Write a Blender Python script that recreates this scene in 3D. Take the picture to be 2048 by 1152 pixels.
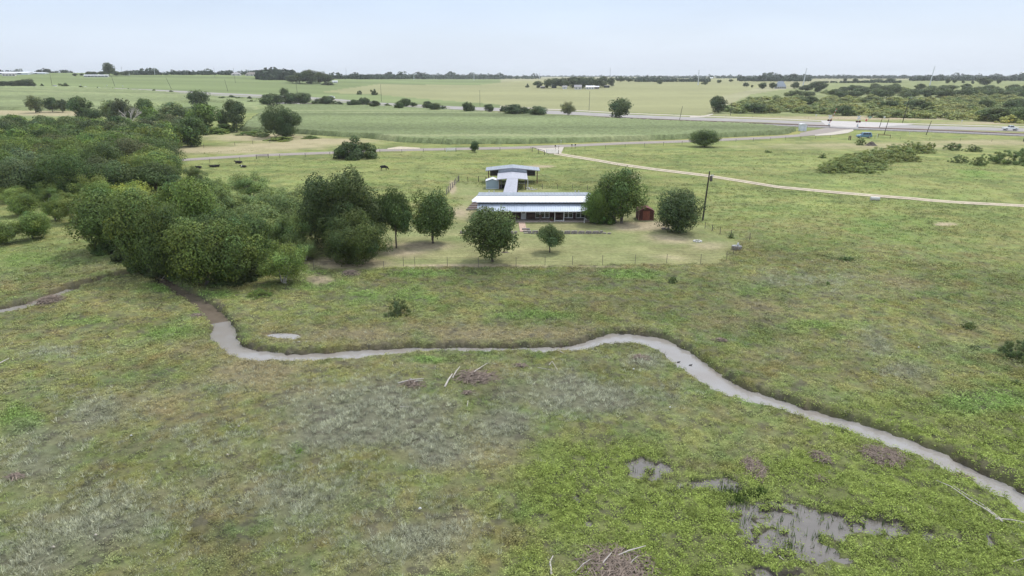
import bpy, bmesh, math, random
import numpy as np
from mathutils import Vector, Matrix
random.seed(7); RS = np.random.RandomState(11)
for o in list(bpy.data.objects): bpy.data.objects.remove(o)
SC = bpy.context.scene
COL = SC.collection
R = math.radians
# ------------------------------------------------------------------ camera
H = 25.0; PITCH = R(17.3); F = 1365.33
cam_d = bpy.data.cameras.new("camera"); cam = bpy.data.objects.new("camera", cam_d); COL.objects.link(cam)
cam_d.sensor_width = 36; cam_d.lens = 24.0; cam_d.clip_start = 0.5; cam_d.clip_end = 30000
cam.location = (0, 0, H); cam.rotation_euler = (math.pi/2 - PITCH, 0, 0)
SC.camera = cam
SC.render.resolution_x = 1024; SC.render.resolution_y = 576
# ------------------------------------------------------------------ world, sun, exposure
SUN_EL, SUN_AZ = R(58), R(35)          # azimuth clockwise from +Y: sun ahead to the right
w = bpy.data.worlds.new("World"); SC.world = w; w.use_nodes = True
nt = w.node_tree; nt.nodes.clear()
def N(t, **k):
    n = nt.nodes.new(t)
    for a, b in k.items(): setattr(n, a, b)
    return n
sky = N('ShaderNodeTexSky', sky_type='NISHITA', sun_disc=False, sun_elevation=SUN_EL, sun_rotation=SUN_AZ,
        air_density=1.0, dust_density=2.0, ozone_density=1.5)
skym = N('ShaderNodeVectorMath', operation='SCALE'); skym.inputs['Scale'].default_value = 1.0
nt.links.new(sky.outputs[0], skym.inputs[0])
tc = N('ShaderNodeTexCoord'); sep = N('ShaderNodeSeparateXYZ'); nt.links.new(tc.outputs['Generated'], sep.inputs[0])
# thin cloud sheet: brighter towards the zenith, as a real overcast is
rmp = N('ShaderNodeValToRGB')
e = rmp.color_ramp.elements
e[0].position = 0.0; e[0].color = (6.8, 7.5, 8.65, 1)
e[1].position = 1.0; e[1].color = (14.0, 15.0, 16.5, 1)
e2 = rmp.color_ramp.elements.new(0.13); e2.color = (5.2, 6.45, 8.5, 1)
e3 = rmp.color_ramp.elements.new(0.30); e3.color = (7.0, 8.0, 9.6, 1)
e4 = rmp.color_ramp.elements.new(0.05); e4.color = (6.6, 7.5, 8.8, 1)
nt.links.new(sep.outputs['Z'], rmp.inputs[0])
mp = N('ShaderNodeMapping'); mp.inputs['Scale'].default_value = (1.2, 1.2, 7)
nt.links.new(tc.outputs['Generated'], mp.inputs[0])
nz = N('ShaderNodeTexNoise'); nz.inputs['Scale'].default_value = 2.4; nz.inputs['Detail'].default_value = 5
nt.links.new(mp.outputs[0], nz.inputs[0])
nr = N('ShaderNodeMapRange'); nr.inputs['From Min'].default_value = .35; nr.inputs['From Max'].default_value = .7
nr.inputs['To Min'].default_value = .96; nr.inputs['To Max'].default_value = 1.05
nt.links.new(nz.outputs['Fac'], nr.inputs[0])
cs = N('ShaderNodeVectorMath', operation='SCALE'); nt.links.new(rmp.outputs[0], cs.inputs[0]); nt.links.new(nr.outputs[0], cs.inputs['Scale'])
mx = N('ShaderNodeMix', data_type='RGBA'); mx.inputs['Factor'].default_value = 0.85
nt.links.new(skym.outputs[0], mx.inputs['A']); nt.links.new(cs.outputs[0], mx.inputs['B'])
bg = N('ShaderNodeBackground'); bg.inputs['Strength'].default_value = 0.1
nt.links.new(mx.outputs['Result'], bg.inputs[0])
wo = N('ShaderNodeOutputWorld'); nt.links.new(bg.outputs[0], wo.inputs[0])
sl = bpy.data.lights.new("sun", 'SUN'); sl.energy = 2.1; sl.angle = R(9); sl.color = (1, .96, .9)
so = bpy.data.objects.new("sun", sl); COL.objects.link(so)
sd = Vector((math.sin(SUN_AZ)*math.cos(SUN_EL), math.cos(SUN_AZ)*math.cos(SUN_EL), math.sin(SUN_EL)))
so.rotation_euler = (-sd).to_track_quat('-Z', 'Y').to_euler(); so.location = (0, 0, 200)
SC.view_settings.view_transform = 'Standard'; SC.view_settings.look = 'None'
SC.view_settings.exposure = 0.30; SC.view_settings.gamma = 1
# ------------------------------------------------------------------ noise & projection
def hsh(ix, iy, s):
    n = (ix.astype(np.int64)*374761393 + iy.astype(np.int64)*668265263 + s*1442695041) & 0xffffffff
    n = ((n ^ (n >> 13))*1274126177) & 0xffffffff
    return ((n ^ (n >> 16)) & 0xffffff)/float(0xffffff)
def vn(x, y, s=0):
    ix = np.floor(x); iy = np.floor(y); fx = x-ix; fy = y-iy
    fx = fx*fx*(3-2*fx); fy = fy*fy*(3-2*fy)
    a = hsh(ix, iy, s); b = hsh(ix+1, iy, s); c = hsh(ix, iy+1, s); d = hsh(ix+1, iy+1, s)
    return a*(1-fx)*(1-fy)+b*fx*(1-fy)+c*(1-fx)*fy+d*fx*fy
def fbm(x, y, o=4, s=0):
    t = 0; a = .5; tot = 0
    for i in range(o):
        t = t + a*vn(x, y, s+i*17); tot += a; a *= .55; x = x*2.03+11.3; y = y*2.03+7.1
    return t/tot
def S(t): t = np.clip(t, 0, 1); return t*t*(3-2*t)
CP, SP = math.cos(PITCH), math.sin(PITCH)
def hs(x, y):
    r = np.hypot(x, y); az = np.arctan2(x, y)
    A = 14 + 15.5*S((-az-.05)/.36)
    return A*S((r-480)/1100)*S((2.2-np.abs(az))/.6)
def proj(x, y, z):
    dz = y*CP + (H-z)*SP
    dz = np.where(dz < .5, .5, dz)
    return 1024+F*x/dz, 576+F*((H-z)*CP - y*SP)/dz, dz
TT = 20*1.006**np.arange(1100)
def P(px, py):
    u = (px-1024)/F; v = (py-576)/F
    dx, dy, dz = u, CP-v*SP, -SP-v*CP
    zz = H+TT*dz; g = hs(TT*dx, TT*dy); below = np.nonzero(zz < g)[0]
    if len(below) == 0: t = 2600.
    else:
        i = below[0]; lo = TT[max(i-1, 0)]; hi = TT[i]
        for _ in range(20):
            m = (lo+hi)/2
            if H+m*dz < float(hs(np.float64(m*dx), np.float64(m*dy))): hi = m
            else: lo = m
        t = (lo+hi)/2
    x, y = t*dx, t*dy
    return Vector((x, y, float(hs(np.float64(x), np.float64(y))))), t
def PZ(px, py, z):
    u = (px-1024)/F; v = (py-576)/F; t = (z-H)/(-SP-v*CP)
    return Vector((t*u, t*(CP-v*SP), z))
# ------------------------------------------------------------------ tagging & mesh helpers
def tag(o, label=None, cat=None, group=None, kind=None):
    if label: o['label'] = label
    if cat: o['category'] = cat
    if group: o['group'] = group
    if kind: o['kind'] = kind
    return o
def empty(name, loc=(0, 0, 0), rz=0, label=None, cat=None, group=None):
    o = bpy.data.objects.new(name, None); COL.objects.link(o); o.location = loc; o.rotation_euler = (0, 0, rz)
    o.empty_display_size = .2
    return tag(o, label, cat, group)
def link(name, me, parent=None, loc=None):
    o = bpy.data.objects.new(name, me); COL.objects.link(o)
    if parent: o.parent = parent
    if loc is not None: o.location = loc
    return o
def mesh_np(name, V, Fq, mat=None, col=None, smooth=False):
    """V (n,3), Fq (m,k) constant arity"""
    me = bpy.data.meshes.new(name); V = np.asarray(V, np.float32); Fq = np.asarray(Fq, np.int32)
    m, k = Fq.shape
    me.vertices.add(len(V)); me.vertices.foreach_set('co', V.ravel())
    me.loops.add(m*k); me.loops.foreach_set('vertex_index', Fq.ravel())
    me.polygons.add(m); me.polygons.foreach_set('loop_start', np.arange(0, m*k, k, dtype=np.int32))
    me.polygons.foreach_set('loop_total', np.full(m, k, np.int32))
    if smooth: me.polygons.foreach_set('use_smooth', np.ones(m, bool))
    if col is not None:
        a = me.color_attributes.new('col', 'FLOAT_COLOR', 'POINT')
        c = np.ones((len(V), 4), np.float32); c[:, :3] = col; a.data.foreach_set('color', c.ravel())
    me.update(calc_edges=True); me.validate()
    if mat: me.materials.append(mat)
    return me
class MB:
    def __init__(s): s.v = []; s.f = []; s.mi = []
    def add(s, vs, fs, m=0):
        b = len(s.v); s.v += [tuple(v) for v in vs]; s.f += [tuple(i+b for i in f) for f in fs]; s.mi += [m]*len(fs); return s
    def box(s, x0, x1, y0, y1, z0, z1, m=0, M=None):
        vs = [Vector(p) for p in ((x0,y0,z0),(x1,y0,z0),(x1,y1,z0),(x0,y1,z0),(x0,y0,z1),(x1,y0,z1),(x1,y1,z1),(x0,y1,z1))]
        if M: vs = [M@v for v in vs]
        return s.add(vs, [(0,3,2,1),(4,5,6,7),(0,1,5,4),(1,2,6,5),(2,3,7,6),(3,0,4,7)], m)
    def tube(s, pts, rad, n=6, m=0, cap=True):
        pts = [Vector(p) for p in pts]; rings = []
        if not hasattr(rad, '__len__'): rad = [rad]*len(pts)
        vs = []
        for i, p in enumerate(pts):
            d = (pts[min(i+1, len(pts)-1)]-pts[max(i-1, 0)]).normalized()
            a = d.orthogonal().normalized() if abs(d.z) < .99 else Vector((1, 0, 0))
            if abs(d.z) < .99: a = Vector((0, 0, 1)).cross(d).normalized()
            b = d.cross(a)
            for k in range(n):
                t = 2*math.pi*k/n; vs.append(p+(a*math.cos(t)+b*math.sin(t))*rad[i])
        fs = [(i*n+k, i*n+(k+1) % n, (i+1)*n+(k+1) % n, (i+1)*n+k) for i in range(len(pts)-1) for k in range(n)]
        if cap: fs += [tuple(range(n-1, -1, -1)), tuple((len(pts)-1)*n+k for k in range(n))]
        return s.add(vs, fs, m)
    def slab(s, a, b, c, d, t, m=0):
        """thick sheet under quad abcd"""
        q = [Vector(p) for p in (a, b, c, d)]; n = (q[1]-q[0]).cross(q[2]-q[0]).normalized()
        if n.z < 0: n = -n
        lo = [p-n*t for p in q]
        return s.add(q+lo, [(0,1,2,3),(7,6,5,4),(0,4,5,1),(1,5,6,2),(2,6,7,3),(3,7,4,0)], m)
    def prism(s, poly, y0, y1, m=0):
        """poly in xz extruded along y"""
        n = len(poly); vs = [(x, y0, z) for x, z in poly]+[(x, y1, z) for x, z in poly]
        fs = [tuple(range(n)), tuple(range(2*n-1, n-1, -1))]+[(i, (i+1) % n+0, n+(i+1) % n, n+i) for i in range(n)]
        return s.add(vs, fs, m)
    def mesh(s, name, mats):
        me = bpy.data.meshes.new(name); me.from_pydata(s.v, [], s.f)
        for m in (mats if isinstance(mats, (list, tuple)) else [mats]): me.materials.append(m)
        me.polygons.foreach_set('material_index', s.mi)
        bm = bmesh.new(); bm.from_mesh(me); bmesh.ops.recalc_face_normals(bm, faces=bm.faces); bm.to_mesh(me); bm.free()
        me.update(); return me
    def build(s, name, mats, parent=None, loc=None, bevel=0):
        o = link(name, s.mesh(name, mats), parent, loc)
        if bevel:
            b = o.modifiers.new('bevel', 'BEVEL'); b.width = bevel; b.segments = 2; b.limit_method = 'ANGLE'
        return o
def copy_tree(o, parent=None):
    c = o.copy(); COL.objects.link(c)
    if parent: c.parent = parent
    for ch in o.children: copy_tree(ch, c)
    return c
# ------------------------------------------------------------------ materials
def mat(name, color=(.5,.5,.5), rough=.7, metal=0, spec=.3, noise=None, bump=0, bscale=8, attr=False, objcol=False, transl=0, emis=None):
    m = bpy.data.materials.new(name); m.use_nodes = True; t = m.node_tree; b = t.nodes['Principled BSDF']
    b.inputs['Base Color'].default_value = (*color, 1); b.inputs['Roughness'].default_value = rough
    b.inputs['Metallic'].default_value = metal; b.inputs['Specular IOR Level'].default_value = spec
    src = None
    if attr:
        a = t.nodes.new('ShaderNodeAttribute'); a.attribute_name = 'col'; src = a.outputs['Color']
    if objcol:
        oi = t.nodes.new('ShaderNodeObjectInfo'); mm = t.nodes.new('ShaderNodeMix'); mm.data_type = 'RGBA'; mm.blend_type = 'MULTIPLY'
        mm.inputs['Factor'].default_value = 1
        if src: t.links.new(src, mm.inputs['A'])
        else: mm.inputs['A'].default_value = (*color, 1)
        t.links.new(oi.outputs['Color'], mm.inputs['B']); src = mm.outputs['Result']
    tcn = t.nodes.new('ShaderNodeTexCoord')
    if noise:
        sc, amt = noise[:2]
        nn = t.nodes.new('ShaderNodeTexNoise'); nn.inputs['Scale'].default_value = sc; nn.inputs['Detail'].default_value = 4
        nn.inputs['Roughness'].default_value = .65
        if len(noise) > 2:
            mpp = t.nodes.new('ShaderNodeMapping'); mpp.inputs['Scale'].default_value = noise[2]
            t.links.new(tcn.outputs['Object'], mpp.inputs[0]); t.links.new(mpp.outputs[0], nn.inputs['Vector'])
        else: t.links.new(tcn.outputs['Object'], nn.inputs['Vector'])
        mr = t.nodes.new('ShaderNodeMapRange'); mr.inputs['From Min'].default_value = .3; mr.inputs['From Max'].default_value = .7
        mr.inputs['To Min'].default_value = 1-amt; mr.inputs['To Max'].default_value = 1+amt; t.links.new(nn.outputs['Fac'], mr.inputs[0])
        sc_ = t.nodes.new('ShaderNodeVectorMath'); sc_.operation = 'SCALE'; t.links.new(mr.outputs[0], sc_.inputs['Scale'])
        if src: t.links.new(src, sc_.inputs[0])
        else: sc_.inputs[0].default_value = color
        src = sc_.outputs[0]
    if src: t.links.new(src, b.inputs['Base Color'])
    if bump:
        nb = t.nodes.new('ShaderNodeTexNoise'); nb.inputs['Scale'].default_value = bscale; nb.inputs['Detail'].default_value = 5
        t.links.new(tcn.outputs['Object'], nb.inputs['Vector'])
        bp = t.nodes.new('ShaderNodeBump'); bp.inputs['Strength'].default_value = .8; bp.inputs['Distance'].default_value = bump
        t.links.new(nb.outputs['Fac'], bp.inputs['Height']); t.links.new(bp.outputs[0], b.inputs['Normal'])
    if transl:
        tr = t.nodes.new('ShaderNodeBsdfTranslucent'); ms = t.nodes.new('ShaderNodeMixShader'); ms.inputs[0].default_value = transl
        if src: t.links.new(src, tr.inputs['Color'])
        else: tr.inputs['Color'].default_value = (*color, 1)
        out = t.nodes['Material Output']; t.links.new(b.outputs[0], ms.inputs[1]); t.links.new(tr.outputs[0], ms.inputs[2]); t.links.new(ms.outputs[0], out.inputs[0])
    return m
M = {}
M['ground'] = mat('ground_cover', attr=True, rough=.95, spec=.05, noise=(1.6, .22), bump=.12, bscale=4)
M['weed'] = mat('weed_leaf', attr=True, rough=.7, spec=.12, transl=.25)
M['dry'] = mat('dry_stalk', attr=True, rough=.9, spec=.05, transl=.15)
M['leaf'] = mat('tree_leaf', attr=True, objcol=True, rough=.6, spec=.18, transl=.22)
M['bark'] = mat('bark', (.13, .11, .09), rough=.95, noise=(6, .3, (1, 1, .3)), bump=.03, bscale=10)
M['pale_bark'] = mat('pale_bark', (.44, .40, .36), rough=.9, noise=(5, .25))
M['twig'] = mat('dead_twigs', (.26, .205, .165), rough=.95, noise=(3, .35))
M['mud'] = mat('mud', (.085, .068, .058), rough=.8, noise=(3, .4), bump=.05)
M['corn'] = mat('corn', attr=True, rough=.85, spec=.1, noise=(.9, .22), bump=.25, bscale=1.5)
M['asphalt'] = mat('asphalt', (.27, .235, .205), rough=.92, noise=(.35, .10), spec=.2)
M['highway'] = mat('concrete_pavement', (.29, .268, .25), rough=.9, noise=(.12, .12), spec=.2)
M['gravel'] = mat('pale_gravel', (.43, .385, .32), rough=.95, noise=(1.2, .18), bump=.02)
M['dirt'] = mat('pale_dirt', (.46, .39, .29), rough=.95, noise=(.8, .25), bump=.03)
M['apron'] = mat('crossing_concrete', (.42, .39, .365), rough=.9, noise=(.3, .12))
M['ballast'] = mat('ballast', (.27, .245, .235), rough=.95, noise=(1.5, .3), bump=.05)
M['ties'] = mat('ties', (.06, .048, .042), rough=.9, noise=(2, .3))
M['rail'] = mat('rail_steel', (.16, .11, .09), rough=.5, metal=.6)
M['paint_w'] = mat('white_paint', (.62, .62, .61), rough=.6, noise=(2, .05))
M['white'] = mat('white_metal', (.62, .62, .65), rough=.45, spec=.4, noise=(.8, .05, (1, .2, 1)))
M['galv'] = mat('galvalume', (.33, .375, .45), rough=.42, metal=.35, spec=.5, noise=(1.2, .10, (1, .15, 1)))
M['galv_d'] = mat('weathered_galvalume', (.275, .30, .335), rough=.55, metal=.3, noise=(1.2, .16, (1, .3, 1)))
M['pale_sheet'] = mat('pale_sheet', (.37, .37, .41), rough=.55, noise=(1.5, .12))
M['siding'] = mat('blue_grey_siding', (.30, .37, .43), rough=.7, noise=(3, .06))
M['brick'] = mat('brown_cladding', (.075, .042, .036), rough=.9, noise=(6, .35, (1, 1, 4)))
M['fascia'] = mat('dark_fascia', (.10, .085, .095), rough=.8, noise=(2, .2))
M['glass'] = mat('window_glass', (.018, .024, .028), rough=.06, spec=.6)
M['slab'] = mat('concrete_slab', (.36, .30, .26), rough=.9, noise=(2, .15))
M['brickwalk'] = mat('brick_walk', (.40, .29, .22), rough=.95, noise=(3, .3))
M['stone'] = mat('grey_stone', (.24, .21, .195), rough=.95, noise=(2.5, .4), bump=.05)
M['wood_g'] = mat('grey_wood', (.22, .195, .175), rough=.9, noise=(3, .3, (1, 6, 1)))
M['wood_b'] = mat('brown_wood', (.115, .075, .06), rough=.9, noise=(3, .35))
M['rust'] = mat('rusty_iron', (.12, .055, .038), rough=.85, noise=(5, .4))
M['redwood'] = mat('red_boards', (.21, .07, .045), rough=.8, noise=(4, .35, (4, 1, .5)))
M['red_d'] = mat('dark_red_roof', (.12, .035, .03), rough=.8, noise=(3, .3))
M['black'] = mat('black', (.012, .012, .013), rough=.7)
M['cow'] = mat('cow_hide', (.014, .012, .012), rough=.75)
M['cow_w'] = mat('cow_white', (.6, .56, .5), rough=.85)
M['pole'] = mat('creosote_pole', (.045, .038, .034), rough=.9, noise=(4, .3))
M['pole_g'] = mat('grey_pole', (.12, .105, .095), rough=.9, noise=(4, .3))
M['steel'] = mat('steel_tower', (.55, .57, .6), rough=.5)
M['blue'] = mat('blue_car_paint', (.14, .25, .36), rough=.28, metal=.4, spec=.5)
M['carwhite'] = mat('white_car_paint', (.75, .76, .77), rough=.3, spec=.5)
M['cglass'] = mat('car_glass', (.02, .025, .03), rough=.08, spec=.6)
M['tyre'] = mat('tyre', (.02, .02, .02), rough=.9)
M['rim'] = mat('rim', (.5, .5, .52), rough=.35, metal=.6)
M['lampr'] = mat('red_lens', (.3, .02, .02), rough=.3)
M['lampw'] = mat('clear_lens', (.7, .7, .7), rough=.2)
M['hutw'] = mat('hut_aluminium', (.62, .66, .69), rough=.5, noise=(2, .06))
M['signred'] = mat('sign_red', (.5, .03, .03), rough=.5)
M['pipe'] = mat('concrete_pipe', (.5, .49, .46), rough=.9, noise=(3, .15))
M['housew'] = mat('pale_house_wall', (.60, .58, .54), rough=.8)
M['houser'] = mat('grey_house_roof', (.33, .31, .31), rough=.85)
M['housed'] = mat('dark_opening', (.04, .045, .05), rough=.6)
def watermat():
    m = mat('muddy_water', (.205, .180, .155), rough=.06, spec=.55)
    t = m.node_tree; b = t.nodes['Principled BSDF']; tcn = t.nodes.new('ShaderNodeTexCoord')
    n = t.nodes.new('ShaderNodeTexNoise'); n.inputs['Scale'].default_value = 3.2; n.inputs['Detail'].default_value = 3
    t.links.new(tcn.outputs['Object'], n.inputs['Vector'])
    bp = t.nodes.new('ShaderNodeBump'); bp.inputs['Strength'].default_value = .25; bp.inputs['Distance'].default_value = .02
    t.links.new(n.outputs['Fac'], bp.inputs['Height']); t.links.new(bp.outputs[0], b.inputs['Normal'])
    n2 = t.nodes.new('ShaderNodeTexNoise'); n2.inputs['Scale'].default_value = .35; n2.inputs['Detail'].default_value = 4
    t.links.new(tcn.outputs['Object'], n2.inputs['Vector'])
    cr = t.nodes.new('ShaderNodeValToRGB'); cr.color_ramp.elements[0].position = .35; cr.color_ramp.elements[0].color = (.235, .21, .185, 1)
    cr.color_ramp.elements[1].position = .65; cr.color_ramp.elements[1].color = (.265, .25, .235, 1)
    t.links.new(n2.outputs['Fac'], cr.inputs[0]); t.links.new(cr.outputs[0], b.inputs['Base Color'])
    return m
M['water'] = watermat()
M['marsh'] = mat('marsh_water', (.135, .12, .105), rough=.08, spec=.55, noise=(.6, .15))
# ------------------------------------------------------------------ terrain definition
CREEK = [(2240,1105,1.15),(2120,1043,1.15),(2048,1003,1.1),(1960,958,1.05),(1850,905,1.0),(1740,866,1.0),(1640,836,1.0),(1560,812,1.05),(1500,794,1.2),
 (1440,769,1.45),(1390,735,1.5),(1345,703,1.6),(1300,683,1.7),(1240,678,1.7),(1200,684,1.1),(1160,694,.75),(1100,699,.6),(1000,700,.55),(900,700,.55),(800,703,.75),
 (700,711,1.1),(600,716,1.05),(520,713,1.35),(470,698,1.1),(452,675,1.3),(440,645,1.0),(412,613,.8),(370,589,.75),(330,566,.7),(300,549,.6),(270,549,.35),
 (220,557,.3),(160,573,.3),(110,593,.8),(50,614,1.35),(0,624,1.4),(-80,640,1.4),(-200,660,1.0)]
WZ = -0.42
CW = []
for (a, b, c) in CREEK:
    p = PZ(a, b, WZ); CW.append((p.x, p.y, max(c*.78-.3, .1)))
CW = np.array(CW)
def smooth_poly(C, n=6):
    out = []
    for i in range(len(C)-1):
        p0 = C[max(i-1, 0)]; p1 = C[i]; p2 = C[i+1]; p3 = C[min(i+2, len(C)-1)]
        for k in range(n):
            t = k/n; out.append(.5*((2*p1)+(-p0+p2)*t+(2*p0-5*p1+4*p2-p3)*t*t+(-p0+3*p1-3*p2+p3)*t**3))
    out.append(C[-1]); return np.array(out)
CWS = smooth_poly(CW, 3)
def creek_d(x, y):
    """signed-ish distance beyond the half width, and whether on far side"""
    best = np.full(x.shape, 1e3); side = np.zeros(x.shape)
    for i in range(len(CWS)-1):
        x0, y0, w0 = CWS[i]; x1, y1, w1 = CWS[i+1]
        dx, dy = x1-x0, y1-y0; L = dx*dx+dy*dy
        t = np.clip(((x-x0)*dx+(y-y0)*dy)/L, 0, 1)
        d = np.hypot(x-x0-t*dx, y-y0-t*dy)-(w0+(w1-w0)*t)
        m = d < best; best = np.where(m, d, best); side = np.where(m, np.sign((x-x0)*dy-(y-y0)*dx), side)
    return best, side      # side>0 : north/far side (points listed right to left)
MARSH = [(1290,935,44,15),(1270,925,22,10),(1415,968,72,15),(1375,960,30,8),(1520,1015,80,20),(1600,1045,85,22),(1700,1045,88,22),(1765,1058,26,14),
 (1488,1055,18,24),(1570,1090,66,22),(1625,1082,44,20),(1655,1112,50,10),(1190,925,8,4),(1990,1080,10,10),(1940,1080,10,6),(1150,1000,7,10),(1540,1150,50,18),(1180,1045,12,8),(1870,1070,14,7)]
POND = [(563,669,34,4.2),(580,671,20,4)]
MUDP = [(120,605,60,16),(1000,1100,40,30),(1640,905,40,10)]
def ell(px, py, L):
    best = np.full(px.shape, -5.)
    for (a, b, c, d) in L: best = np.maximum(best, 1-((px-a)/c)**2-((py-b)/d)**2)
    return best
def ground_h(x, y, full=True):
    """returns z plus masks"""
    r = np.hypot(x, y); z = hs(x, y)
    near = S((230-r)/110)
    nz = (fbm(x*.35, y*.35, 4, 3)-.5)*.35+(fbm(x*1.7, y*1.7, 3, 9)-.5)*.14
    px, py, _ = proj(x, y, np.zeros_like(x))
    yard = ypoly(px+(fbm(x*.5, y*.5, 3, 71)-.5)*26, py+(fbm(x*.5, y*.5, 3, 72)-.5)*9)
    z = z + nz*near*(1-.85*yard)
    cd = np.full(x.shape, 50.); sd_ = np.zeros(x.shape)
    m = (r < 190) & (y > 0)
    a, b = creek_d(x[m], y[m]); cd[m] = a; sd_[m] = b
    jit = (fbm(x*.9, y*.9, 4, 21)-.5)*1.1+(fbm(x*3.1, y*3.1, 2, 22)-.5)*.35
    cdj = cd+jit
    wid = np.where(sd_ > 0, .75, 1.1)
    carve = 1-S(cdj/wid)
    z = z - carve*.85
    berm = S((2.6-cd)/1.6)*S((cd-.3)/.8)*.12*(sd_ > 0)
    z = z+berm
    wx = x+(fbm(x*.8, y*.8, 3, 5)-.5)*2.6; wy = y+(fbm(x*.8, y*.8, 3, 6)-.5)*2.6
    qx, qy, _ = proj(wx, wy, np.zeros_like(x))
    mar = ell(qx, qy, MARSH); mar2 = ell(px, py, POND)
    z = z - (.30+.16*(fbm(x*2.2, y*2.2, 3, 55)-.42))*S((mar+.35)/.7)*S((fbm(x*.9, y*.9, 3, 56)-.34)/.10+.35) - .32*S((mar2+.2)/.5)
    return z, cd, sd_, mar, px, py, r, yard, mar2
YARD = [(640,540),(700,505),(760,470),(800,450),(905,445),(928,402),(900,388),(918,360),(975,377),(1080,378),(1180,385),(1260,425),(1400,452),(1480,480),(1440,527),(1300,527),(1100,531),(900,533),(760,538)]
def inpoly(px, py, poly):
    ins = np.zeros(px.shape, bool); n = len(poly)
    for i in range(n):
        x0, y0 = poly[i]; x1, y1 = poly[(i+1) % n]
        if y0 == y1: continue
        c = ((y0 > py) != (y1 > py)) & (px < (x1-x0)*(py-y0)/(y1-y0)+x0); ins ^= c
    return ins
def ypoly(px, py):
    t = 0
    for a, b in ((0, 0), (-16, 0), (16, 0), (0, -5), (0, 5), (-9, 4), (9, -4), (24, 2), (-24, -2)): t = t+inpoly(px+a, py+b*(.6 if b > 0 else 1), YARD)
    return t/9.
def blob(px, py, L):
    t = np.zeros(px.shape)
    for (a, b, c, d, s) in L: t = np.maximum(t, s*np.exp(-(((px-a)/c)**2+((py-b)/d)**2)))
    return t
# vegetation zones, as patches lying on the ground (centre, extent, strength)
LUSH = [(1900,1050,420,230,1),(1400,1080,300,190,1),(1150,1000,150,130,.9),(1250,930,190,70,.8),(1800,860,330,80,.75),(2040,900,160,160,.9),(1620,950,170,110,.8),(1060,1120,80,60,.7),(2060,760,110,60,.5)]
GREY = [(740,830,170,75,1),(640,880,110,60,.8),(860,880,110,60,.8),(1150,790,190,60,.75),(1010,850,90,60,.7),(60,930,140,90,.7),(170,820,120,50,.6),(120,700,120,25,.5),(400,880,110,50,.45),
        (180,1040,260,110,.65),(600,1000,240,100,.55),(1290,725,60,30,.7),(1620,560,120,30,.5),(1750,680,60,50,.5),(1800,745,70,30,.5),(450,780,90,40,.3),(820,1060,220,90,.5),(60,1110,150,60,.7)]
BROWN = [(700,670,220,32,.9),(1000,665,260,26,.9),(520,740,130,40,.9),(400,700,80,50,.6),(560,675,80,22,.9),(900,735,160,28,.6),(1500,610,150,40,.6),(1450,650,120,40,.6),(960,900,120,70,.6),
         (660,780,110,30,.7),(1760,570,120,30,.5),(330,820,160,50,.4),(480,950,150,70,.45),(920,1060,120,90,.6),(1560,700,110,50,.5),(1090,1140,90,40,.5),(180,535,90,18,.6),(260,840,120,60,.35)]
BRIGHT = [(340,575,60,16,.9),(420,590,60,12,.8),(330,660,110,25,.6),(780,595,150,32,.7),(640,570,90,25,.6),(1070,632,110,10,.9),(850,548,110,10,.8),(1250,548,90,14,.8),(40,840,60,40,.8),
          (600,895,22,14,1),(90,520,150,30,.6),(1520,585,60,20,.6),(1780,460,200,60,.4),(1950,810,120,30,.9),(1620,650,100,18,.5),(1950,345,60,20,.6),(150,640,120,18,.4),(860,720,60,10,.7),(480,688,16,9,1)]
TAN = [(690,525,90,14,1),(800,505,60,14,.7),(840,492,90,10,.7),(930,531,150,3.5,.8),(1180,533,130,2.5,.6),(1290,452,70,10,1),(1340,480,70,14,.6),(1420,492,60,12,.6),(1130,448,40,6,.4),(905,375,8,14,.9),(1890,448,22,3,1.2),
       (1075,333,35,2.5,1.1),(1250,352,40,8,.6),(920,425,30,16,.7),(1060,350,30,4,.3),(1330,515,80,8,.35),(640,560,40,12,.7)]
DARKG = [(1150,560,420,35,.5),(1250,600,250,30,.4),(1100,360,260,30,.35),(1200,800,100,40,.35),(1560,520,60,16,.4),(980,790,60,14,.6)]
def C3(r, g, b): return np.array([r, g, b])
c_past, c_mid, c_lush, c_grey, c_brown, c_bright, c_tan, c_lawn = C3(.212,.232,.084), C3(.188,.202,.076), C3(.170,.212,.050), C3(.188,.192,.128), C3(.240,.205,.110), C3(.150,.220,.060), C3(.34,.285,.185), C3(.215,.222,.100)
FARTAN = [(1040,176),(1260,172),(1530,160),(1560,176),(1500,190),(1430,200),(1460,232),(1100,218),(960,208),(760,197),(640,196),(760,184),(960,182)]
FIELD_CORN = [(478,262),(520,232),(560,213),(660,213),(780,217),(1000,231),(1300,246),(1500,254),(1590,262),(1570,269),(1420,276),(1250,283),(1060,288),(900,289),(800,284),(740,277),(660,272),(600,268)]
FIELD_LEFT = [(-260,181),(0,176),(150,176),(300,184),(430,195),(520,203),(545,212),(480,226),(470,208),(420,203),(350,206),(300,212),(220,226),(150,222),(0,220),(-260,222)]
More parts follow.
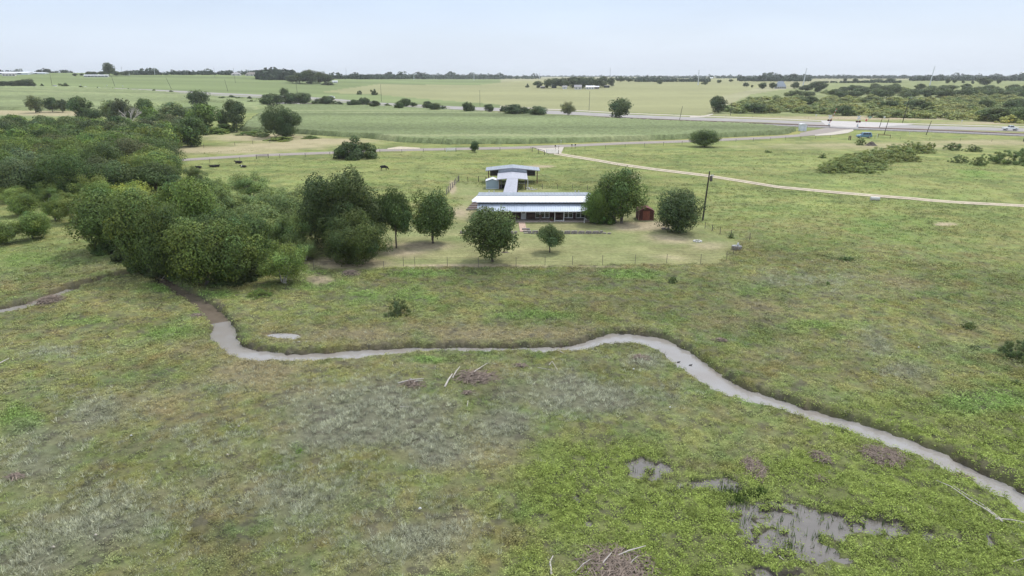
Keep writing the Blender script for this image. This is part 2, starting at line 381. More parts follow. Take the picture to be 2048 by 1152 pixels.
def zone_color(x, y, px, py, r):
    n1 = fbm(x*.05, y*.05, 4, 31)[:, None]; n2 = fbm(x*.22, y*.22, 4, 32)[:, None]; n3 = fbm(x*1.1, y*1.1, 3, 33)[:, None]; n4 = fbm(x*.09+50, y*.22, 3, 34)[:, None]
    far = S((r-95)/70)[:, None]
    c = c_mid*(1-far)+c_past*far
    c = c*(.80+.40*n1)*(.82+.36*n2)
    c = c + (n4-.5)*C3(.07, .015, .02)
    # mottled mixture of plants: yellow, blue green and straw coloured
    h1 = fbm(x*.55, y*.55, 3, 101)[:, None]; h2 = fbm(x*.75+30, y*.75, 3, 102)[:, None]; h3 = fbm(x*.4, y*.4+70, 3, 103)[:, None]
    nearw = 1-.55*far
    c = c*(1+nearw*((h1-.5)*C3(.62, .66, .55)+(h2-.5)*C3(-.32, .12, .12)+(h3-.5)*C3(.22, .02, .5)))
    k = blob(px, py, BROWN)[:, None]; k = S(k*1.3-.25+(n2-.5)*1.4); c = c*(1-k)+c_brown*k*(.75+.5*n3)
    k = blob(px, py, LUSH)[:, None]; k = S(k*1.8-.35+(n2-.5)*.9); c = c*(1-k)+c_lush*k*(.7+.6*n3)
    k = blob(px, py, DARKG)[:, None]; c = c*(1-.42*k*(.4+n2))
    k = blob(px, py, BRIGHT)[:, None]; k = S(k*1.6-.3+(n2-.5)*1.5); c = c*(1-k)+c_bright*k*(.75+.5*n3)
    k = blob(px, py, GREY)[:, None]; k = S(k*1.5-.3+(n2-.5)*1.4); c = c*(1-k)+c_grey*k*(.65+.5*n3)
    # scattered dark herb patches in the pasture
    dp = S((fbm(x*.16+9, y*.3, 4, 77)[:, None]-.53)/.09)*far; c = c*(1-.34*dp)+C3(.045, .08, .03)*.34*dp
    return c, n1, n2, n3
def ground_color(x, y, px, py, r, z, cd, sd_, mar, yard, mar2):
    c, n1, n2, n3 = zone_color(x, y, px, py, r)
    yd = yard[:, None]; c = c*(1-yd)+c_lawn*yd*(.72+.56*n2)*(.85+.3*n3)+yd*(fbm(x*.12, y*.3, 3, 92)[:, None]-.5)*C3(.11, .05, .05)
    k = blob(px, py, TAN)[:, None]; k = S(k*1.7-.25+(n2-.5)*.9); c = c*(1-k)+c_tan*k*(.8+.4*n3)
    # mud on the creek banks and wet marsh floor
    bank = S((.9-cd)/.9)[:, None]*S((r-10)/5)[:, None]
    bank = np.maximum(bank, (S((1.3-cd+(n2[:, 0]-.5)*3)/1.0)*(sd_ > 0)*.6)[:, None])
    mudc = C3(.10, .078, .062)*(.6+.8*n3)
    c = c*(1-bank)+mudc*bank
    k = S((mar+.75+(n2[:, 0]-.5)*1.2)/.6)[:, None]; c = c*(1-k)+C3(.085, .075, .065)*k
    k = S((mar2+.9)/.9)[:, None]*.7; c = c*(1-k)+C3(.20, .15, .10)*k
    # far fields
    f = inpoly(px, py, FARTAN)[:, None]; st = vn(y*.045, x*.004, 5)[:, None]
    c = np.where(f, C3(.262, .260, .132)*(.82+.36*fbm(x*.008, y*.02, 4, 41)[:, None])*(.95+.1*n2), c)
    fr = (r > 520)[:, None] & ~f
    strip = vn(y*.030, x*.002, 51)[:, None]
    gl = np.where((px < 1000)[:, None], C3(.165, .20, .085), C3(.27, .26, .15))
    gf = gl*(.78+.44*strip)*(.9+.2*fbm(x*.01, y*.01, 3, 43)[:, None])
    c = np.where(fr, gf, c)
    f = inpoly(px, py, [(1430,228),(1470,206),(1500,196),(1560,190),(1620,186),(1700,175),(1800,172),(2350,170),(2350,256),(2048,247),(1900,241),(1750,235),(1640,229)])[:, None]
    c = np.where(f, C3(.205, .225, .10)*(.7+.6*fbm(x*.06, y*.06, 4, 91)[:, None]), c)
    # tan headland between the wood and the left field
    k = blob(px, py, [(120,228,260,5,1),(520,275,120,9,.9),(640,283,120,8,.9),(430,300,160,9,.9),(560,292,120,9,.9),(420,226,50,6,.6),(1750,292,320,10,.55),(1990,285,200,8,.6)])[:, None]
    k = S(k*1.6-.2+(n2-.5)*.6); c = c*(1-k)+C3(.33, .285, .17)*k*(.85+.3*n2)
    tk = np.interp(py, [840, 880, 930, 985, 1010], [1158, 1168, 1196, 1212, 1214]); k = (np.exp(-((px-tk)/3.5)**2)*((py > 845) & (py < 1005)))[:, None]*.75; c = c*(1-k)+C3(.06, .065, .035)*k
    k = blob(px, py, [(1400,237,900,2.0,0),(1750,236,260,4,1),(2000,246,120,3,1)])[:, None]; c = c*(1-k)+C3(.38, .31, .21)*k
    k = inpoly(px, py, [(900,291),(1060,290),(1250,285),(1420,279),(1590,270),(1610,262),(1560,262),(1420,272),(1250,280),(1060,285),(900,287)])[:, None]
    c = np.where(k, C3(.27, .26, .09)*(.8+.4*n2), c)
    return np.clip(c, .01, 1)
# ground sheet: polar grid round the viewpoint, fine where the photo looks
rr = [3, 7, 11, 14, 17, 19, 21]; q = 22.
while q < 140: rr.append(q); q *= 1.0038
while q < 620: rr.append(q); q *= 1.010
while q < 16000: rr.append(q); q *= 1.03
rr = np.array(rr)
an = np.concatenate([np.arange(-50, 50.01, .13), np.arange(54, 310, 4.)]); an = np.radians(an)
A_, R_ = np.meshgrid(an, rr); gx = (R_*np.sin(A_)).ravel(); gy = (R_*np.cos(A_)).ravel()
gz, cd, sd_, mar, gpx, gpy, gr, yard, mar2 = ground_h(gx, gy)
gc = ground_color(gx, gy, gpx, gpy, gr, gz, cd, sd_, mar, yard, mar2)
_nr = (S((150-gr)/70)*(yard < .5))[:, None]; _g = fbm(gx*1.1, gy*1.1, 3, 88)[:, None]
soil = C3(.092, .082, .060)
gc = gc*(1-_nr*.16)+soil*_nr*.05; _d = S((fbm(gx*1.5, gy*1.5, 3, 120)[:, None]-.60)/.06)*_nr*.6*S((gr[:, None]-15)/5); gc = gc*(1-_d)+C3(.06, .055, .045)*_d;  _b = S((.49-_g)/.09)*_nr*.42*(1-.55*np.clip(blob(gpx, gpy, GREY), 0, 1))[:, None]; gc = gc*(1-_b)+soil*_b
na, nr_ = len(an), len(rr)
ii, jj = np.meshgrid(np.arange(nr_-1), np.arange(na), indexing='ij'); ii = ii.ravel(); jj = jj.ravel(); j2 = (jj+1) % na
FQ = np.stack([ii*na+jj, ii*na+j2, (ii+1)*na+j2, (ii+1)*na+jj], 1)[:, ::-1]
g = link('ground', mesh_np('ground', np.stack([gx, gy, gz], 1), FQ, M['ground'], gc, smooth=True))
tag(g, 'rough green pasture, marsh and farmland running to the horizon', kind='structure')
# water
def ribbon(C, extra, z, name, m):
    V = []; Fs = []
    for i in range(len(C)):
        a = C[max(i-1, 0)]; b = C[min(i+1, len(C)-1)]; d = np.array([b[0]-a[0], b[1]-a[1]]); d /= np.hypot(*d); n = np.array([-d[1], d[0]])
        w_ = C[i][2]+extra
        for s_ in (-1, -.33, .33, 1): V.append((C[i][0]+n[0]*w_*s_, C[i][1]+n[1]*w_*s_, z))
        if i:
            for k in range(3): Fs.append(((i-1)*4+k, (i-1)*4+k+1, i*4+k+1, i*4+k))
    return link(name, mesh_np(name, V, Fs, m))
cut1 = CWS[:int((CREEK.index((270,549,.35)))*3)+1]; cut2 = CWS[int(CREEK.index((110,593,.8))*3)-2:]
kb = CREEK.index((440,645,1.0))*3
tag(ribbon(cut1[:kb+1], .75, WZ, 'creek_water', M['water']), 'narrow grey muddy creek winding across the pasture', kind='structure')
M['brown_water'] = mat('brown_water', (.135, .108, .082), rough=.06, spec=.45, noise=(.7, .2))  # shallow silt brown, with the trees' reflection painted into the base colour
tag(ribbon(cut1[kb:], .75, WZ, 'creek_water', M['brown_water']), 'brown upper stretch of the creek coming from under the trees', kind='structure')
tag(ribbon(cut2, .75, WZ, 'creek_water', M['water']), 'short open stretch of creek at the left edge', kind='structure')
def sheet(pxs, z, name, m, label):
    V = [PZ(a, b, z) for a, b in pxs]; o = MB().add(V, [tuple(range(len(V)))]).build(name, m); return tag(o, label, kind='structure')
sheet([(1180,900),(1500,900),(1900,1000),(2120,1060),(2140,1240),(1080,1240),(1100,960)], -.135, 'marsh_water', M['marsh'], 'shallow grey standing water among the marsh plants')
sheet([(515,655),(610,655),(615,684),(510,684)], -.13, 'pond_water', M['water'], 'small pale pool beside the creek bend')
# ------------------------------------------------------------------ paved strips
def strip(name, m, top, bot, lab, dz=.05, nx=90, ny=4, kind='structure', drop=0):
    tx = [p[0] for p in top]; ty = [p[1] for p in top]; bx = [p[0] for p in bot]; by = [p[1] for p in bot]
    V = []; Fs = []
    for i in range(nx):
        s_ = i/(nx-1); xa = tx[0]+(tx[-1]-tx[0])*s_; xb = bx[0]+(bx[-1]-bx[0])*s_
        pa, _ = P(xa, float(np.interp(xa, tx, ty))); pb, _ = P(xb, float(np.interp(xb, bx, by)))
        for k in range(ny):
            p = pa.lerp(pb, k/(ny-1)); p.z = float(hs(np.float64(p.x), np.float64(p.y)))+dz; V.append(p)
        if i:
            for k in range(ny-1): Fs.append(((i-1)*ny+k, (i-1)*ny+k+1, i*ny+k+1, i*ny+k))
    if drop:
        n0 = len(V)
        for i in range(nx):
            V.append(V[i*ny]+Vector((0, .8*drop, -drop))); V.append(V[i*ny+ny-1]+Vector((0, -.8*drop, -drop)))
            if i:
                Fs.append(((i-1)*ny, i*ny, n0+2*i, n0+2*(i-1))); Fs.append((i*ny+ny-1, (i-1)*ny+ny-1, n0+2*(i-1)+1, n0+2*i+1))
    o = link(name, mesh_np(name, V, Fs, m))
    bm = bmesh.new(); bm.from_mesh(o.data); bmesh.ops.recalc_face_normals(bm, faces=bm.faces); bm.to_mesh(o.data); bm.free()
    return tag(o, lab, kind=kind)
HT = [(40,172),(150,173.5),(220,176),(300,179),(380,182.6),(440,186),(512,189),(560,191),(650,196),(762,205.5),(900,212.5),(1000,216),(1091,221),(1150,223.5),(1249,229),(1400,235),(1536,239.5),(1700,246.5),(1880,252),(2048,256.6),(2200,261)]
HB = [(40,174),(150,175.7),(220,180),(300,183.5),(380,188),(440,191.5),(512,195),(560,197),(650,202),(762,211),(900,218.5),(1000,222.5),(1091,228),(1150,230),(1249,235.3),(1400,241),(1536,245.3),(1700,253.2),(1880,259),(2048,263.5),(2200,268)]
def sh(L, d): return [(a, b+d) for a, b in L]
strip('highway', M['highway'], HT, HB, 'pale grey highway crossing beyond the railway', dz=.06, nx=160, ny=6)
G = [(p[0], p[1]-2.8) for p in HT if p[0] >= 1000]
strip('gravel_shoulder', M['gravel'], sh(G, -.6), sh(G, .9), 'pale gravel verge along the far side of the highway', dz=.05, nx=100, ny=3)
strip('road_median', M['ground'] if False else mat('verge_grass', (.19,.20,.09), rough=.95, noise=(1, .3)), [(a, (b*.45+c*.55)) for (a, b), (_, c) in zip(HT, HB) if a < 1000][1:], [(a, (b*.25+c*.75)) for (a, b), (_, c) in zip(HT, HB) if a < 1000][1:], 'thin grass median between the highway carriageways', dz=.10, nx=90, ny=3)
RB = [(440,197),(560,204),(690,211.5),(762,215.5),(900,221.5),(1012,226.5),(1091,231.5),(1249,237),(1356,241.5),(1536,248.7),(1658,253),(1711,256),(1886,262.5),(2048,269.6),(2200,276)]
strip('railway_ballast', M['ballast'], sh(RB, 0), [(a, b+3.2) for a, b in RB], 'grey ballast bed of the railway', dz=.45, nx=140, ny=4, drop=.4)
strip('railway_track', M['ties'], sh(RB, .25), sh(RB, 1.35), 'dark railway track running beside the highway', dz=.62, nx=140, ny=2, drop=.16)
for q_ in (.5, 1.1): strip('rail', M['rail'], sh(RB, q_-.07), sh(RB, q_+.07), 'rusty steel rail on the railway track', dz=.78, nx=140, ny=2, drop=.12)
FR = [(250,328),(340,321.5),(430,315.8),(510,310.8),(662,305.5),(762,300.5),(887,298.3),(1024,295.8),(1149,291),(1249,286.3),(1386,282),(1536,275.3),(1611,270),(1661,264),(1693,258)]
strip('farm_road', M['asphalt'], [(a, b-2.2-(3.2 if a > 1640 else 0)) for a, b in FR], [(a, b+2.6) for a, b in FR], 'narrow grey farm road passing behind the house', dz=.05, nx=150, ny=4)
strip('road_junction', M['asphalt'], [(1600,266),(1640,258),(1668,253.5),(1708,256)], [(1600,272.5),(1640,270.5),(1680,266),(1712,258.5)], 'widening farm road junction before the crossing', dz=.09, nx=40, ny=4)
strip('gravel_corner', M['gravel'], [(1630,270),(1665,265),(1690,260),(1706,258.5)], [(1630,272),(1665,270.5),(1695,266.5),(1707,262)], 'pale gravel corner at the road junction', dz=.12, nx=24, ny=3)
strip('crossing_apron', M['apron'], [(1640,241),(1700,243),(1760,245),(1830,249)], [(1655,254),(1700,256.5),(1740,256),(1800,251)], 'pale concrete apron over the level crossing', dz=.11, nx=50, ny=4)
strip('crossing_panel', M['apron'], [(1660,252.2),(1716,255.2)], [(1660,256),(1716,259.5)], 'concrete panel carrying the road over the rails', dz=.84, nx=12, ny=3, drop=.75)
strip('track_path', M['gravel'], [(1380,232.5),(1410,231),(1426,227.5)], [(1380,235.5),(1410,234.2),(1426,229.5)], 'pale track turning off behind the highway', dz=.1, nx=16, ny=3)
strip('gravel_patch', M['gravel'], [(1072,296.5),(1095,296.5),(1128,294.5)], [(1072,298.5),(1098,307.5),(1122,307.5)], 'pale gravel driveway mouth at the farm gate', dz=.09, nx=24, ny=4)
strip('gravel_pull_off', M['dirt'], [(775,297),(800,293.5),(840,296)], [(775,299),(800,298.5),(840,298)], 'pale gravel pull off beside the farm road', dz=.09, nx=20, ny=3)
LN = [(1108,307),(1160,315.5),(1200,322),(1233,328),(1310,339),(1410,351),(1480,362),(1556,374.3),(1661,384.2),(1740,391),(1823,397.3),(1860,401),(1920,405.5),(2048,412),(2200,419)]
LN = [(a, b) for a, b in LN]
for sg in (-1, 1):
    strip('dirt_lane', M['dirt'], [(a, b+sg*1.35-.95-.12*(b-307)/100) for a, b in LN], [(a, b+sg*1.35+.95+.12*(b-307)/100) for a, b in LN],
          'pale dirt wheel track of the lane, %s one' % ('farther' if sg < 0 else 'nearer'), dz=.07, nx=160, ny=3)
# ------------------------------------------------------------------ standing crops
def crop(name, poly, hgt, step, colr, lab, band):
    W = [P(a, b)[0] for a, b in poly]; wp = [(p.x, p.y) for p in W]
    x0 = min(p[0] for p in wp)-step; x1 = max(p[0] for p in wp)+step; y0 = min(p[1] for p in wp)-step; y1 = max(p[1] for p in wp)+step
    xs = np.arange(x0, x1, step); ys = np.arange(y0, y1, step); X, Y = np.meshgrid(xs, ys); nxx = len(xs)
    X = X.ravel()+RS.uniform(-.3, .3, X.size)*step; Y = Y.ravel()+RS.uniform(-.3, .3, X.size)*step
    ins = inpoly(X+(fbm(X*.05, Y*.05, 3, 5)-.5)*4, Y, wp)
    Z = hs(X, Y)+np.where(ins, hgt*(.88+.25*fbm(X*.06, Y*.06, 3, 8))+RS.uniform(-.28, .28, X.size)*hgt*.45, -.3)
    st = vn(Y*band+fbm(X*.01, Y*.01, 2, 3)*1.5, X*.002, 61)
    c = np.array(colr)*(.78+.44*st[:, None])*(.85+.3*fbm(X*.03, Y*.05, 4, 62)[:, None])*(RS.uniform(.8, 1.2, (X.size, 1)))
    lt = S((vn(Y*band*2.3+vn(X*.01, Y*.01, 4)*2, X*.001, 66)-.72)/.1)[:, None]; c = c*(1-.5*lt)+C3(.30, .31, .16)*.5*lt
    nyy = len(ys); a, b = np.meshgrid(np.arange(nyy-1), np.arange(nxx-1), indexing='ij'); i0 = (a*nxx+b).ravel()
    Q = np.stack([i0, i0+1, i0+1+nxx, i0+nxx], 1); Q = Q[ins[Q].any(1)]
    u, inv = np.unique(Q, return_inverse=True); Q = inv.reshape(Q.shape)
    o = link(name, mesh_np(name, np.stack([X, Y, Z], 1)[u], Q, M['corn'], c[u])); tag(o, lab, 'crop', kind='stuff')
crop('corn_crop', FIELD_CORN, 2.0, 1.1, (.150, .180, .080), 'dark green corn standing in the field between road and railway', .035)
crop('corn_crop', FIELD_LEFT, 2.0, 2.6, (.185, .215, .095), 'striped green crop in the big field at left', .03)
# ------------------------------------------------------------------ ground plants (stuff)
def leaves_to_mesh(name, cen, nrm, size, colr, m, aspect=.55, tri=False, tipdir=None):
    n = len(cen); rnd = RS.normal(size=(n, 3)) if tipdir is None else tipdir
    a = rnd-nrm*(rnd*nrm).sum(1)[:, None]; a /= np.linalg.norm(a, axis=1)[:, None]+1e-9; b = np.cross(nrm, a)
    s = size[:, None]; h_ = a*s*.5; w_ = b*s*.5*aspect
    if tri: V = np.stack([cen-h_+w_, cen-h_-w_, cen+h_], 1); k = 3
    else: V = np.stack([cen-h_, cen+w_, cen+h_, cen-w_], 1); k = 4
    c = np.repeat(colr, k, 0)
    return mesh_np(name, V.reshape(-1, 3), np.arange(n*k).reshape(n, k), m, c)
def scatter(rmin, rmax, dens, amax=47):
    area = (rmax**2-rmin**2)*.5*2*R(amax); n = int(area*dens)
    r = np.sqrt(RS.uniform(rmin**2, rmax**2, n)); a = RS.uniform(-R(amax), R(amax), n)
    return r*np.sin(a), r*np.cos(a)
xs, ys = [], []
for (a, b, d) in ((24,45,30),(45,75,17),(75,110,8),(110,170,2.6),(170,260,.7)):
    x_, y_ = scatter(a, b, d); xs.append(x_); ys.append(y_)
tx, ty = np.concatenate(xs), np.concatenate(ys)
tz, tcd, tsd, tmar, tpx, tpy, tr, tyard, tmar2 = ground_h(tx, ty)
zc, n1, n2, n3 = zone_color(tx, ty, tpx, tpy, tr)
lush = blob(tpx, tpy, LUSH)+blob(tpx, tpy, BRIGHT); grey = blob(tpx, tpy, GREY); brown = blob(tpx, tpy, BROWN)
rnd = RS.uniform(0, 1, len(tx))
keep = (tcd > -.1) & (tz > WZ+.06) & (tyard < .5) & (tmar2 < -.1)
keep &= ~((tmar > -.6) & (tz < -.115) & (rnd > .24))
lanepx = [a for a, b in LN]; lanepy = [b for a, b in LN]
keep &= ~((np.abs(tpy-np.interp(tpx, lanepx, lanepy)) < 4) & (tpx > 1100))
frx = [a for a, b in FR]; fry = [b for a, b in FR]
keep &= ~((np.abs(tpy-np.interp(tpx, frx, fry)) < 9) & (tpx > 250)) & (tpy > 300)
nb = blob(tpx, tpy, TAN); keep &= nb < .4
# clumpiness: leave bare gaps
gap = fbm(tx*1.1, ty*1.1, 3, 88); keep &= (gap > .46) | (lush > .45) & (gap > .36) | (rnd < .22)
isdry = keep & (RS.uniform(0, 1, len(tx)) < np.clip((grey*1.25+.05-.9*np.clip(lush, 0, 1))*(fbm(tx*.45, ty*.45, 3, 131)*2.6-.6)+brown*.25, .02, .8)) & (tr < 130)
isgr = keep & ~isdry
def build_weeds(mask, name, K, lab, dry, cat):
    x, y, z = tx[mask], ty[mask], tz[mask]; n = len(x); c = zc[mask]; r = tr[mask]; l = np.clip(lush[mask], 0, 1)
    lod = np.clip(r/45, 1, 3.0)**.75
    if dry:
        hgt = RS.uniform(.2, .5, n)*(.7+.6*np.clip(grey[mask], 0, 1)); rad = RS.uniform(.15, .32, n)*lod**.5
    else:
        hgt = RS.uniform(.13, .34, n)*(1+.75*l)*np.where(r > 110, .8, 1); rad = RS.uniform(.13, .30, n)*lod
    tint = RS.uniform(.6, 1.35, (n, 1))
    cc = c*tint
    if dry: cc = cc*.45+C3(.53, .53, .40)*.85*tint
    th = RS.uniform(0, 2*math.pi, (n, K)); q_ = np.sqrt(RS.uniform(0, 1, (n, K))); hh = RS.uniform(.15, 1, (n, K))*(1-.55*q_**2)
    cx = x[:, None]+np.cos(th)*q_*rad[:, None]; cy = y[:, None]+np.sin(th)*q_*rad[:, None]; cz = z[:, None]+hh*hgt[:, None]
    cen = np.stack([cx, cy, cz], -1).reshape(-1, 3)
    out = np.stack([np.cos(th)*q_, np.sin(th)*q_, np.full_like(q_, 1.5)], -1).reshape(-1, 3)+RS.normal(0, .42, (n*K, 3))
    if dry:
        tip = np.stack([np.cos(th)*q_*.7, np.sin(th)*q_*.7, np.full_like(q_, 1.)], -1).reshape(-1, 3)+RS.normal(0, .25, (n*K, 3))
        nr2 = RS.normal(size=(n*K, 3)); nr2 /= np.linalg.norm(nr2, axis=1)[:, None]
        nr2 -= tip*(nr2*tip).sum(1)[:, None]/(tip*tip).sum(1)[:, None]; nr2 /= np.linalg.norm(nr2, axis=1)[:, None]
        size = np.repeat(hgt*.85, K)*RS.uniform(.5, 1, n*K); cen[:, 2] = np.repeat(z, K)+size*.42
        colr = np.repeat(cc, K, 0)*RS.uniform(.4, 1.5, (n*K, 1))
        me = leaves_to_mesh(name, cen, nr2, size, colr, M['dry'], aspect=.085, tri=True, tipdir=tip)
    else:
        out /= np.linalg.norm(out, axis=1)[:, None]
        size = np.repeat(.082*lod*(1+.25*l), K)*RS.uniform(.6, 1.4, n*K)
        colr = np.repeat(cc, K, 0)*RS.uniform(.68, 1.28, (n*K, 1))*1.47
        me = leaves_to_mesh(name, cen, out, size, colr, M['weed'], aspect=.6, tri=False)
    tag(link(name, me), lab, cat, kind='stuff'); return n
nA = build_weeds(isgr, 'green_weeds', 11, 'low leafy green weeds and grass covering the pasture and marsh', False, 'weeds')
nB = build_weeds(isdry, 'dry_weeds', 24, 'grey dead weed stalks standing in patches on the pasture', True, 'weeds')
print('tufts', nA, nB)
# reeds in the marsh
cen = []; 
for (a, b, s_) in ((1490,990,1),(1455,985,.9),(1475,1000,.8),(1520,985,.5)):
    p, _ = P(a, b)
    for k in range(160): cen.append((p.x+random.gauss(0, .5*s_), p.y+random.gauss(0, .35*s_), -.1))
for k in range(420):
    a, b = random.uniform(1250, 1800), random.uniform(918, 1112)
    if ell(np.array([a]), np.array([b]), MARSH)[0] > -.1:
        p = PZ(a, b, -.13)
        for _ in range(4): cen.append((p.x+random.gauss(0, .06), p.y+random.gauss(0, .06), -.15))
cen = np.array(cen); n = len(cen); size = RS.uniform(.3, .75, n); cen[:, 2] += size*.4
tip = np.stack([RS.normal(0, .22, n), RS.normal(0, .22, n), np.ones(n)], 1); nr2 = RS.normal(size=(n, 3)); nr2 -= tip*(nr2*tip).sum(1)[:, None]/(tip*tip).sum(1)[:, None]; nr2 /= np.linalg.norm(nr2, axis=1)[:, None]
tag(link('marsh_reeds', leaves_to_mesh('marsh_reeds', cen, nr2, size, C3(.10, .155, .04)*RS.uniform(.5, 1.3, (n, 1)), M['weed'], aspect=.08, tri=True, tipdir=tip)), 'thin green reeds rising from the shallow marsh water', 'reeds', kind='stuff')
# @@TREES
# ------------------------------------------------------------------ trees
def leafcloud(seed, W, Hh, z0, nl, nleaf, leaf, lobe=.36, spread=.72, hollow=.72, var=.22, flat=.0, shape='round', droop=0):
    rs = np.random.RandomState(seed)
    c0 = np.array([0, 0, (z0+Hh)/2]); Rv = np.array([W/2, W/2, (Hh-z0)/2])
    d = rs.normal(size=(nl, 3)); d /= np.linalg.norm(d, axis=1)[:, None]
    if shape == 'dome': d[:, 2] = np.abs(d[:, 2])*.95-.05; c0 = np.array([0, 0, z0]); Rv = np.array([W/2, W/2, Hh-z0])
    if shape == 'flare': d[:, 2] = d[:, 2]*.8+.2
    q_ = spread*rs.uniform(.55, 1.06, (nl, 1)); q_[:max(2, nl//6)] *= .4
    lc = c0+d*Rv*q_; lr = lobe*min(W, Hh-z0)/2*rs.uniform(.45, 1.4, nl)
    if shape == 'dome': lc[:, 2] = np.maximum(lc[:, 2], z0+lr*.6)
    pr = lr**2; pr /= pr.sum(); li = rs.choice(nl, nleaf, p=pr)
    v = rs.normal(size=(nleaf, 3)); v /= np.linalg.norm(v, axis=1)[:, None]
    rad = lr[li]*rs.uniform(hollow, 1.0, nleaf)**.8
    lump = 1+.28*np.sin(v[:, 0]*5+li)*np.sin(v[:, 1]*6+li*2)*np.sin(v[:, 2]*5+li*3)
    # some leaves stray out in sprays
    st = rs.uniform(0, 1, nleaf) < .16; rad = np.where(st, rad*rs.uniform(1.0, 1.5, nleaf), rad)
    p = lc[li]+v*(rad*lump)[:, None]*np.array([1, 1, .85])
    p[:, 2] -= droop*(np.hypot(p[:, 0], p[:, 1])/(W/2))**2
    nrm = v*.55+(p-c0)/Rv*.35+rs.normal(0, .45, (nleaf, 3)); nrm[:, 2] += .35; nrm /= np.linalg.norm(nrm, axis=1)[:, None]
    sz = leaf*rs.uniform(.55, 1.4, nleaf)
    lobt = rs.uniform(1-var, 1+var, nl)[li][:, None]
    c = lobt*rs.uniform(.62, 1.4, (nleaf, 1))*np.array([1, 1, 1])
    hue = rs.normal(0, .07, nl)[li][:, None]; c = c*np.concatenate([1+hue*1.2, 1+hue*.35, 1-hue*.8], 1)
    yel = rs.uniform(0, 1, (nleaf, 1)) < .07; c = np.where(yel, c*np.array([1.35, 1.18, .8]), c)
    keep = p[:, 2] > z0*.55
    return p[keep], nrm[keep], sz[keep], c[keep], lc, lr
def proto(name, seed, W, Hh, z0, nl, nleaf, leaf, trunk_r=.22, limbs=7, bark='bark', stems=1, **k):
    global RS
    p, nr_, sz, c, lc, lr = leafcloud(seed, W, Hh, z0, nl, nleaf, leaf, **k)
    sv = RS; RS = np.random.RandomState(seed+5); cm = leaves_to_mesh(name+'_crown', p, nr_, sz, c, M['leaf'], aspect=.62); RS = sv
    rd = random.Random(seed); b = MB()
    order = list(range(len(lc))); rd.shuffle(order)
    for s_ in range(stems):
        ox, oy = (0, 0) if stems == 1 else (rd.uniform(-.35, .35), rd.uniform(-.35, .35))
        top = Vector((ox*3+rd.uniform(-.3, .3), oy*3+rd.uniform(-.3, .3), z0+(Hh-z0)*.45))
        m1 = Vector((ox+rd.uniform(-.15, .15), oy+rd.uniform(-.15, .15), max(z0*.6, .4)))
        b.tube([(ox, oy, -.15), (ox, oy, .12), m1, top], [trunk_r*1.35, trunk_r, trunk_r*.85, trunk_r*.35], 8)
        for i in order[s_*limbs:(s_+1)*limbs]:
            t = rd.uniform(.3, .9); a = m1.lerp(top, t); e_ = Vector(lc[i]); mid = a.lerp(e_, .5)+Vector((rd.uniform(-.2, .2), rd.uniform(-.2, .2), rd.uniform(0, .4)))
            b.tube([a, mid, a.lerp(e_, 1.05)], [trunk_r*.42, trunk_r*.28, trunk_r*.1], 5, cap=False)
    tm = b.mesh(name+'_trunk', M[bark])
    return dict(crown=cm, trunk=tm, W=W, H=Hh)
PR = {}
PR['oak'] = [proto('oak', 100+i, 9, 8, .9, 54, 24000, .25, trunk_r=.24) for i in range(3)]
PR['dense'] = [proto('dense', 110+i, 9, 8, .1, 72, 26000, .25, lobe=.34, spread=.8) for i in range(2)]
PR['bigoak'] = [proto('bigoak', 190+i, 14, 11, .1, 110, 50000, .27, lobe=.27, spread=.86, trunk_r=.35, var=.16) for i in range(2)]
PR['elm'] = [proto('elm', 120+i, 8, 8.5, .15, 58, 26000, .25, trunk_r=.18, lobe=.36, spread=.80, stems=2, limbs=5, var=.3) for i in range(3)]
PR['airy'] = [proto('airy', 130+i, 8, 7, .3, 56, 18000, .19, trunk_r=.12, lobe=.30, spread=.85, hollow=.3, stems=3, limbs=5, bark='pale_bark') for i in range(2)]
PR['bush'] = [proto('bush', 140+i, 8, 4.6, .0, 55, 12000, .27, lobe=.30, spread=.85, shape='dome', trunk_r=.12, stems=3, limbs=4) for i in range(2)]
PR['mesq'] = [proto('mesquite', 150+i, 8, 4.2, .1, 70, 15000, .15, lobe=.25, spread=.9, hollow=.2, shape='dome', trunk_r=.07, stems=3, limbs=5) for i in range(2)]
PR['mid'] = [proto('mid', 160+i, 9, 8, .5, 38, 6500, .46, lobe=.36, spread=.8) for i in range(4)]
PR['shrub'] = [proto('shrub', 170+i, 6, 4, .0, 26, 2400, .40, lobe=.33, spread=.85, shape='dome', trunk_r=.08, limbs=3) for i in range(4)]
PR['tall'] = [proto('tall', 180, 5, 9, .6, 36, 8000, .33, lobe=.42, spread=.8)]
TREES = 0
def tree(kind, px, py, wpx, hpx, colr, label=None, cat='tree', group=None, name=None, i=None, sy=None):
    global TREES
    p, t = P(px, py); s = t/F; pr = PR[kind][(TREES if i is None else i) % len(PR[kind])]; TREES += 1
    # crown width in metres, apparent height corrected for looking slightly down
    Wm = wpx*s; dep = math.atan2(H-p.z, math.hypot(p.x, p.y))
    Hm = max((hpx*s-.32*Wm*math.sin(dep))/math.cos(dep), hpx*s*.5)
    nm = name or ('tree' if kind not in ('bush', 'mesq', 'shrub') else 'bush')
    e_ = empty(nm, p-Vector((0, 0, .05)), random.uniform(0, 6.28), label, cat, group)
    e_.scale = (Wm/pr['W']*1.12, Wm/pr['W']*1.12, Hm/pr['H']*1.10)
    j = random.uniform(1.4, 1.7)*(.8 if kind == 'dense' else 1)*(.86 if t > 420 else 1); cc = [v*j*q_*random.uniform(.96, 1.04) for v, q_ in zip(colr, (.93, .93, .66))]
    c = link('crown', pr['crown'], e_); c.color = (*cc, 1)
    link('trunk', pr['trunk'], e_)
    return e_
